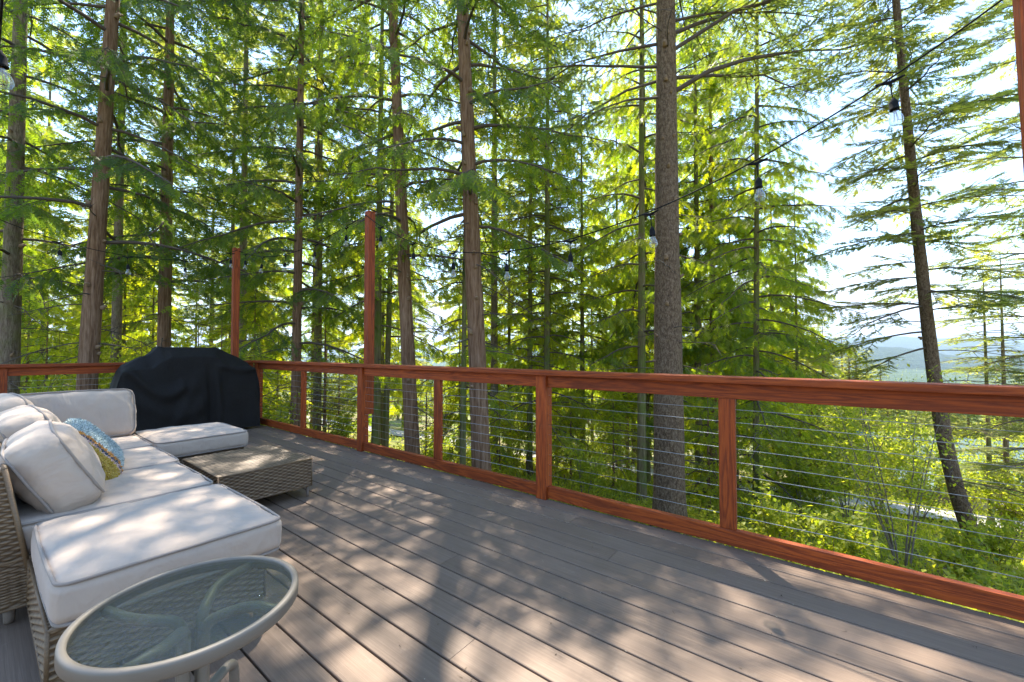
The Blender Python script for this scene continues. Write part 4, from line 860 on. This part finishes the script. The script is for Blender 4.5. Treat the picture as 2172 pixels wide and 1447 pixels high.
# ------------------------------------------------------------------ shrubs and ground cover
LF = (np.array([(0, 0, 0), (.45, .28, .03), (1, 0, -.05), (.45, -.28, .03)]), np.array([(0, 1, 2), (0, 2, 3)]))
def shrub(name, label, x, y, h, stems, seed, group=None, leaf_n=420, ls=.07, spread=.45):
    rg = np.random.default_rng(seed); root = empty(name, (x, y, tz(x, y))); tag(root, label, 'shrub', group); fo = Acc(); pos = []
    for s in range(stems):
        a = rg.uniform(0, 6.28); sp = rg.uniform(.15, spread) * h; n = 8; t = np.linspace(0, 1, n); P = np.c_[.08 * math.cos(a) + math.cos(a) * sp * t ** 1.3, .08 * math.sin(a) + math.sin(a) * sp * t ** 1.3, h * rg.uniform(.7, 1.0) * t] + np.cumsum(rg.normal(0, .012 * h, (n, 3)), 0) * t[:, None]
        w = Acc(); w.add(*tube(P, np.linspace(.007 + .0025 * h, .002, n), 5, cap=False))
        for k in range(9):
            f = rg.uniform(.3, .97) * (n - 1); i = int(f); p = P[i] + (P[min(n - 1, i + 1)] - P[i]) * (f - i); d_ = norm(rg.normal(0, 1, 3) + (0, 0, .35)); l = rg.uniform(.15, .4) * h * .4
            q = np.array([p, p + d_ * l * .5, p + d_ * l]); w.add(*tube(q, [.005, .0035, .0015], 3, cap=False)); m = int(leaf_n / stems / 9)
            tpar = rg.uniform(.15, 1.05, m)[:, None]; pos.append(p + d_ * l * tpar + rg.normal(0, .05 + .02 * h, (m, 3)))
        w.build('stem', STEM, root, True)
    P = np.concatenate(pos); m = len(P)
    scatter(fo, LF, P, rg.normal(0, 1, (m, 3)) + (0, 0, -.1), np.array([0, 0, 1.0]) + rg.normal(0, .45, (m, 3)), rg.uniform(.7, 1.3, m) * ls, np.clip(rg.normal(.6, .2, m), 0, 1))
    fo.build('foliage', LEAF_BROAD, root, False, True); return root
SH = 'leafy shrubs on the slope'
shrub('tall_shrub', 'tall many stemmed shrub with small leaves in front of the leaning fir', place(1905, 6.3), 6.3, 3.1, 8, 1, SH, 2600, .06, .33)
for k, (px, Y, h, lab) in enumerate([(2110, 7.2, 1.1, 'leafy shrub at the foot of the leaning fir near the frame edge'), (1765, 5.6, .8, 'low green shrub close under the bottom rail below the big cedar'), (2020, 6.2, .7, 'low shrub between the tall shrub and the leaning fir'),
                                      (1640, 6.4, .9, 'small shrub under the sweeping cedar boughs'), (1240, 8.5, 1.2, 'bright shrub beyond the railing between middle trunk and thickest fir'), (940, 10.5, 1.3, 'bright shrub before the gravel road'), (700, 9.2, 1.5, 'shaded leafy shrub left of the middle red pole'), (560, 8.0, 1.6, 'bright leafy shrub right beside the covered grill'), (90, 7.0, 1.5, 'bright leafy shrub behind the sofa corner'), (1075, 12.5, 1.4, 'yellow green shrub by the gravel road in the middle')]):
    shrub('leafy_shrub', lab, place(px, Y), Y, h, 6, 100 + k, SH, 900, .085, .5)
for k, (px, Y, h, lab) in enumerate([(60, 11, 2.4, 'bright sapling in the forest beyond the sofa corner'), (280, 12.5, 2.6, 'bright sapling in the forest before the grill trunk'), (440, 11.5, 2.6, 'bright sapling in the forest behind the grill'), (560, 13, 3.0, 'bright sapling in the forest past the shorter pole'), (700, 14, 3.0, 'bright sapling in the forest before the middle pole'), (930, 15, 3.0, 'bright sapling past the leaning reddish trunk'), (1700, 9.0, 2.6, 'airy yellow green sapling just past the sweeping cedar'), (1790, 10.5, 3.2, 'airy yellow green sapling behind the tall shrub'), (1850, 13.5, 3.6, 'airy bright sapling further down behind the tall shrub'), (1940, 12.5, 3.0, 'airy bright sapling showing beside the leaning trunk'),
                                      (2040, 15.5, 3.4, 'bright sapling before the house roof'), (2150, 11.0, 2.6, 'bright sapling by the frame edge above the road'), (1750, 15, 3.8, 'tall bright sapling down the slope past the cedar'), (2000, 18.5, 4.0, 'bright young tree hiding the house gable'), (2180, 17, 4.2, 'bright young tree hiding the house at the frame edge'), (1900, 19, 4.0, 'bright young tree beyond the road by the house'), (1260, 14, 3.0, 'bright sapling near the road past the slender cedar'), (1090, 16, 3.0, 'bright sapling beyond the middle trunk by the road')]):
    shrub('young_tree', lab, place(px, Y), Y, h, 6, 200 + k, 'bright broadleaf saplings', 2600, .10, .42)
A = Acc(); n = 1500; Yc = rg.uniform(3.2, 24, n) ** 1.0; pxc = rg.uniform(-150, 2330, n); xc = place(pxc, Yc); pos = []; tn = []; sz = []
for x, y in zip(xc, Yc):
    vv_ = -st_ * x + ct * y; uu_ = ct * x + st_ * y
    if (vv_ < 2.75 and uu_ > -7.3) or np.min(np.hypot(px_ - x, py_ - y)) < 2.1: continue
    if x > 4 and y > 8 and rg.random() < .5: continue
    m = 46; rad_ = rg.uniform(.25, .6); p = rg.normal(0, 1, (m, 3)) * (rad_ * .5, rad_ * .5, rad_ * .28); p[:, 2] = np.abs(p[:, 2]) + .02; p[:, 0] += x; p[:, 1] += y; p[:, 2] += terr(p[:, 0], p[:, 1]); pos.append(p); c0 = rg.uniform(.45, 1.1); tn.append(np.clip(c0 + rg.normal(0, .12, m), 0, 1)); sz.append(rg.uniform(.05, .12, m))
P = np.concatenate(pos); m = len(P); scatter(A, LF, P, rg.normal(0, 1, (m, 3)) * (1, 1, .4) + (0, 0, .15), np.array([0, 0, 1.0]) + rg.normal(0, .4, (m, 3)), np.concatenate(sz), np.concatenate(tn))
o = A.build('undergrowth', LEAF_BROAD, None, False, True); tag(o, 'low leafy ground cover over the slope around the deck', 'undergrowth', kind='stuff')
A = Acc(); n = 26000; Yg = rg.uniform(3, 20, n); xg = place(rg.uniform(900, 2330, n), Yg); keep = ((-st_ * xg + ct * Yg) > 2.75); xg, Yg = xg[keep], Yg[keep]; zg = terr(xg, Yg); a_ = rg.uniform(0, 6.28, len(xg)); h_ = rg.uniform(.08, .26, len(xg)); w_ = .006 + .0008 * Yg
V = np.stack([np.c_[xg - np.cos(a_) * w_, Yg - np.sin(a_) * w_, zg], np.c_[xg + np.cos(a_) * w_, Yg + np.sin(a_) * w_, zg], np.c_[xg + rg.normal(0, .06, len(xg)), Yg + rg.normal(0, .06, len(xg)), zg + h_]], 1).reshape(-1, 3)
A.add(V, t=np.arange(len(V)).reshape(-1, 3), tint=np.repeat(rg.uniform(.3, 1, len(xg)), 3)); o = A.build('grass', LEAF_BROAD, None, False, True); tag(o, 'thin sunlit grass on the slope and road verge', 'grass', kind='stuff')

# ------------------------------------------------------------------ neighbour house and number sign
hx, hy = 27.0, 22.0; hzr = tz(hx, hy) - .2
hs = empty('neighbour_house', (hx, hy, hzr), R(-28)); tag(hs, 'low house with teal standing seam metal roof below the deck', 'house')
WALLM = plain('brown_siding', (.20, .155, .125), .85, nscale=6, namp=.25); ROOFM = plain('teal_metal_roof', (.10, .15, .135), .7, .25); TRIMM = plain('house_trim', (.33, .28, .23), .7); GLZ = plain('window_glass', (.03, .04, .045), .08, .6)
W2, D2, WH, RH = 6.4, 3.6, 2.1, 1.5
A = Acc(); A.add([(-W2, -D2, -1.5), (W2, -D2, -1.5), (W2, D2, -1.5), (-W2, D2, -1.5), (-W2, -D2, WH), (W2, -D2, WH), (W2, D2, WH), (-W2, D2, WH), (-W2, 0, WH + RH), (W2, 0, WH + RH)], [(0, 1, 5, 4), (2, 3, 7, 6), (1, 2, 6, 5), (3, 0, 4, 7)], [(4, 7, 8), (5, 9, 6)][::1]); A.build('wall', WALLM, hs)
rf = empty('roof', (0, 0, 0)); rf.parent = hs
for s in (-1, 1):
    e = D2 + .5; zl = WH - .5 * RH / D2; n_ = 26
    for k in range(n_):
        xa = -W2 - .5 + k * (2 * W2 + 1) / n_; xb = xa + (2 * W2 + 1) / n_ - .012
        V = [(xa, 0, WH + RH + .04), (xb, 0, WH + RH + .04), (xb, s * e, zl + .04), (xa, s * e, zl + .04), (xa, 0, WH + RH + .10), (xa + .035, 0, WH + RH + .10), (xa + .035, s * e, zl + .10), (xa, s * e, zl + .10)]
        A = Acc(); A.add(V, [(0, 1, 2, 3), (4, 5, 6, 7), (0, 4, 7, 3), (3, 7, 6, 2)]); A.build('roof_panel', ROOFM, rf)
A = Acc(); A.add(*tube([(1.0, .2, WH + RH - .4), (1.0, .2, WH + RH + .9)], .09, 12)); A.add(*tube([(1.0, .2, WH + RH + .92), (1.0, .2, WH + RH + 1.02)], [.15, .12], 12)); A.build('chimney_pipe', STEEL, hs, True)
# cross gable facing the road
A = Acc(); gx0, gx1, gy0 = -5.2, -1.4, -D2 - 1.6; gm = (gx0 + gx1) / 2
A.add([(gx0, gy0, -1.5), (gx1, gy0, -1.5), (gx1, gy0, 1.9), (gm, gy0, 3.1), (gx0, gy0, 1.9), (gx0, -D2 + .1, -1.5), (gx1, -D2 + .1, -1.5), (gx1, -D2 + .1, 1.9), (gx0, -D2 + .1, 1.9)], [(0, 1, 2, 4), (1, 6, 7, 2), (0, 4, 8, 5)], [(4, 2, 3)]); A.build('gable_wall', WALLM, hs)
for s, ex in ((-1, gx0 - .35), (1, gx1 + .35)):
    A = Acc(); A.add([(gm, gy0 - .4, 3.18), (ex, gy0 - .4, 1.80), (ex, -D2 + 1.2, 1.80), (gm, -D2 + 1.2, 3.18), (gm, gy0 - .4, 3.26), (ex, gy0 - .4, 1.88), (ex, -D2 + 1.2, 1.88), (gm, -D2 + 1.2, 3.26)], [(0, 1, 2, 3), (4, 5, 6, 7), (0, 4, 5, 1), (1, 5, 6, 2)]); A.build('gable_roof', ROOFM, hs)
for x0_ in (.2, 2.4, 4.4):
    w_ = box('window', x0_, x0_ + 1.2, -D2 - .05, -D2 + .02, .5, 1.6, TRIMM, hs, .01); box('pane', -.52, .52, -.045, -.036, -.47, .47, GLZ, w_, 0)
box('door', gm - .5, gm + .5, gy0 - .05, gy0 + .02, -.4, 1.65, TRIMM, hs, .01)
sy = 14.6; sx_ = place(2116, sy) ; sg = empty('house_number_sign', (sx_, sy, tz(sx_, sy)), R(-38)); tag(sg, 'small orange house shaped number sign on a wooden post', 'sign')
POSTM = plain('weathered_post', (.34, .19, .08), .8, nscale=12, namp=.3); OR_ = plain('orange_sign', (.40, .10, .03), .6); WH_ = plain('white_sign_paint', (.8, .78, .74), .6)
zs_ = CAMZ + (744 - 1082) / FPX * sy - tz(sx_, sy)
box('sign_post', -.05, .05, .0, .09, -.2, zs_ + .02, POSTM, sg)
def house_plate(A, w, h, y, t):
    pts = [(-w, 0), (w, 0), (w, h * .62), (0, h), (-w, h * .62)]; V = [(x, y, z) for x, z in pts] + [(x, y + t, z) for x, z in pts]
    A.add(V, [(k, (k + 1) % 5, (k + 1) % 5 + 5, k + 5) for k in range(5)], [(0, 2, 1), (0, 3, 2), (0, 4, 3), (5, 6, 7), (5, 7, 8), (5, 8, 9)])
A = Acc(); house_plate(A, .13, .30, -.012, .02); A.build('sign_border', WH_, sg, loc=(0, 0, zs_))
A = Acc(); house_plate(A, .105, .245, -.018, .01); A.build('sign_face', OR_, sg, loc=(0, 0, zs_ + .02))
fc = bpy.data.curves.new('sign_number', 'FONT'); fc.body = '57'; fc.size = .13; fc.align_x = 'CENTER'; fc.extrude = .002; fc.materials.append(WH_)
tmp = bpy.data.objects.new('number_text', fc); C.objects.link(tmp); me = bpy.data.meshes.new_from_object(tmp.evaluated_get(bpy.context.evaluated_depsgraph_get())); bpy.data.objects.remove(tmp)
fo_ = link('sign_number', me, WH_); fo_.parent = sg; fo_.location = (0, -.022, zs_ + .06); fo_.rotation_euler = (R(90), 0, 0)
#HAZE
# ------------------------------------------------------------------ air
bm = bmesh.new(); bmesh.ops.create_cube(bm, size=1.0)
for v in bm.verts: v.co = Vector((v.co.x * 40000, v.co.y * 40000, -78 + (v.co.z + .5) * 560))
me = bpy.data.meshes.new('haze'); bm.to_mesh(me); bm.free()
m, nt, out = mat('thin_haze'); vol = nd(nt, 'ShaderNodeVolumePrincipled', {'Color': (.62, .79, 1.0, 1), 'Density': 1.3e-4, 'Anisotropy': .2}); nt.links.new(vol.outputs[0], out.inputs['Volume'])
o = link('haze', me, m); tag(o, 'thin blue summer haze over the valley', 'haze', kind='stuff')
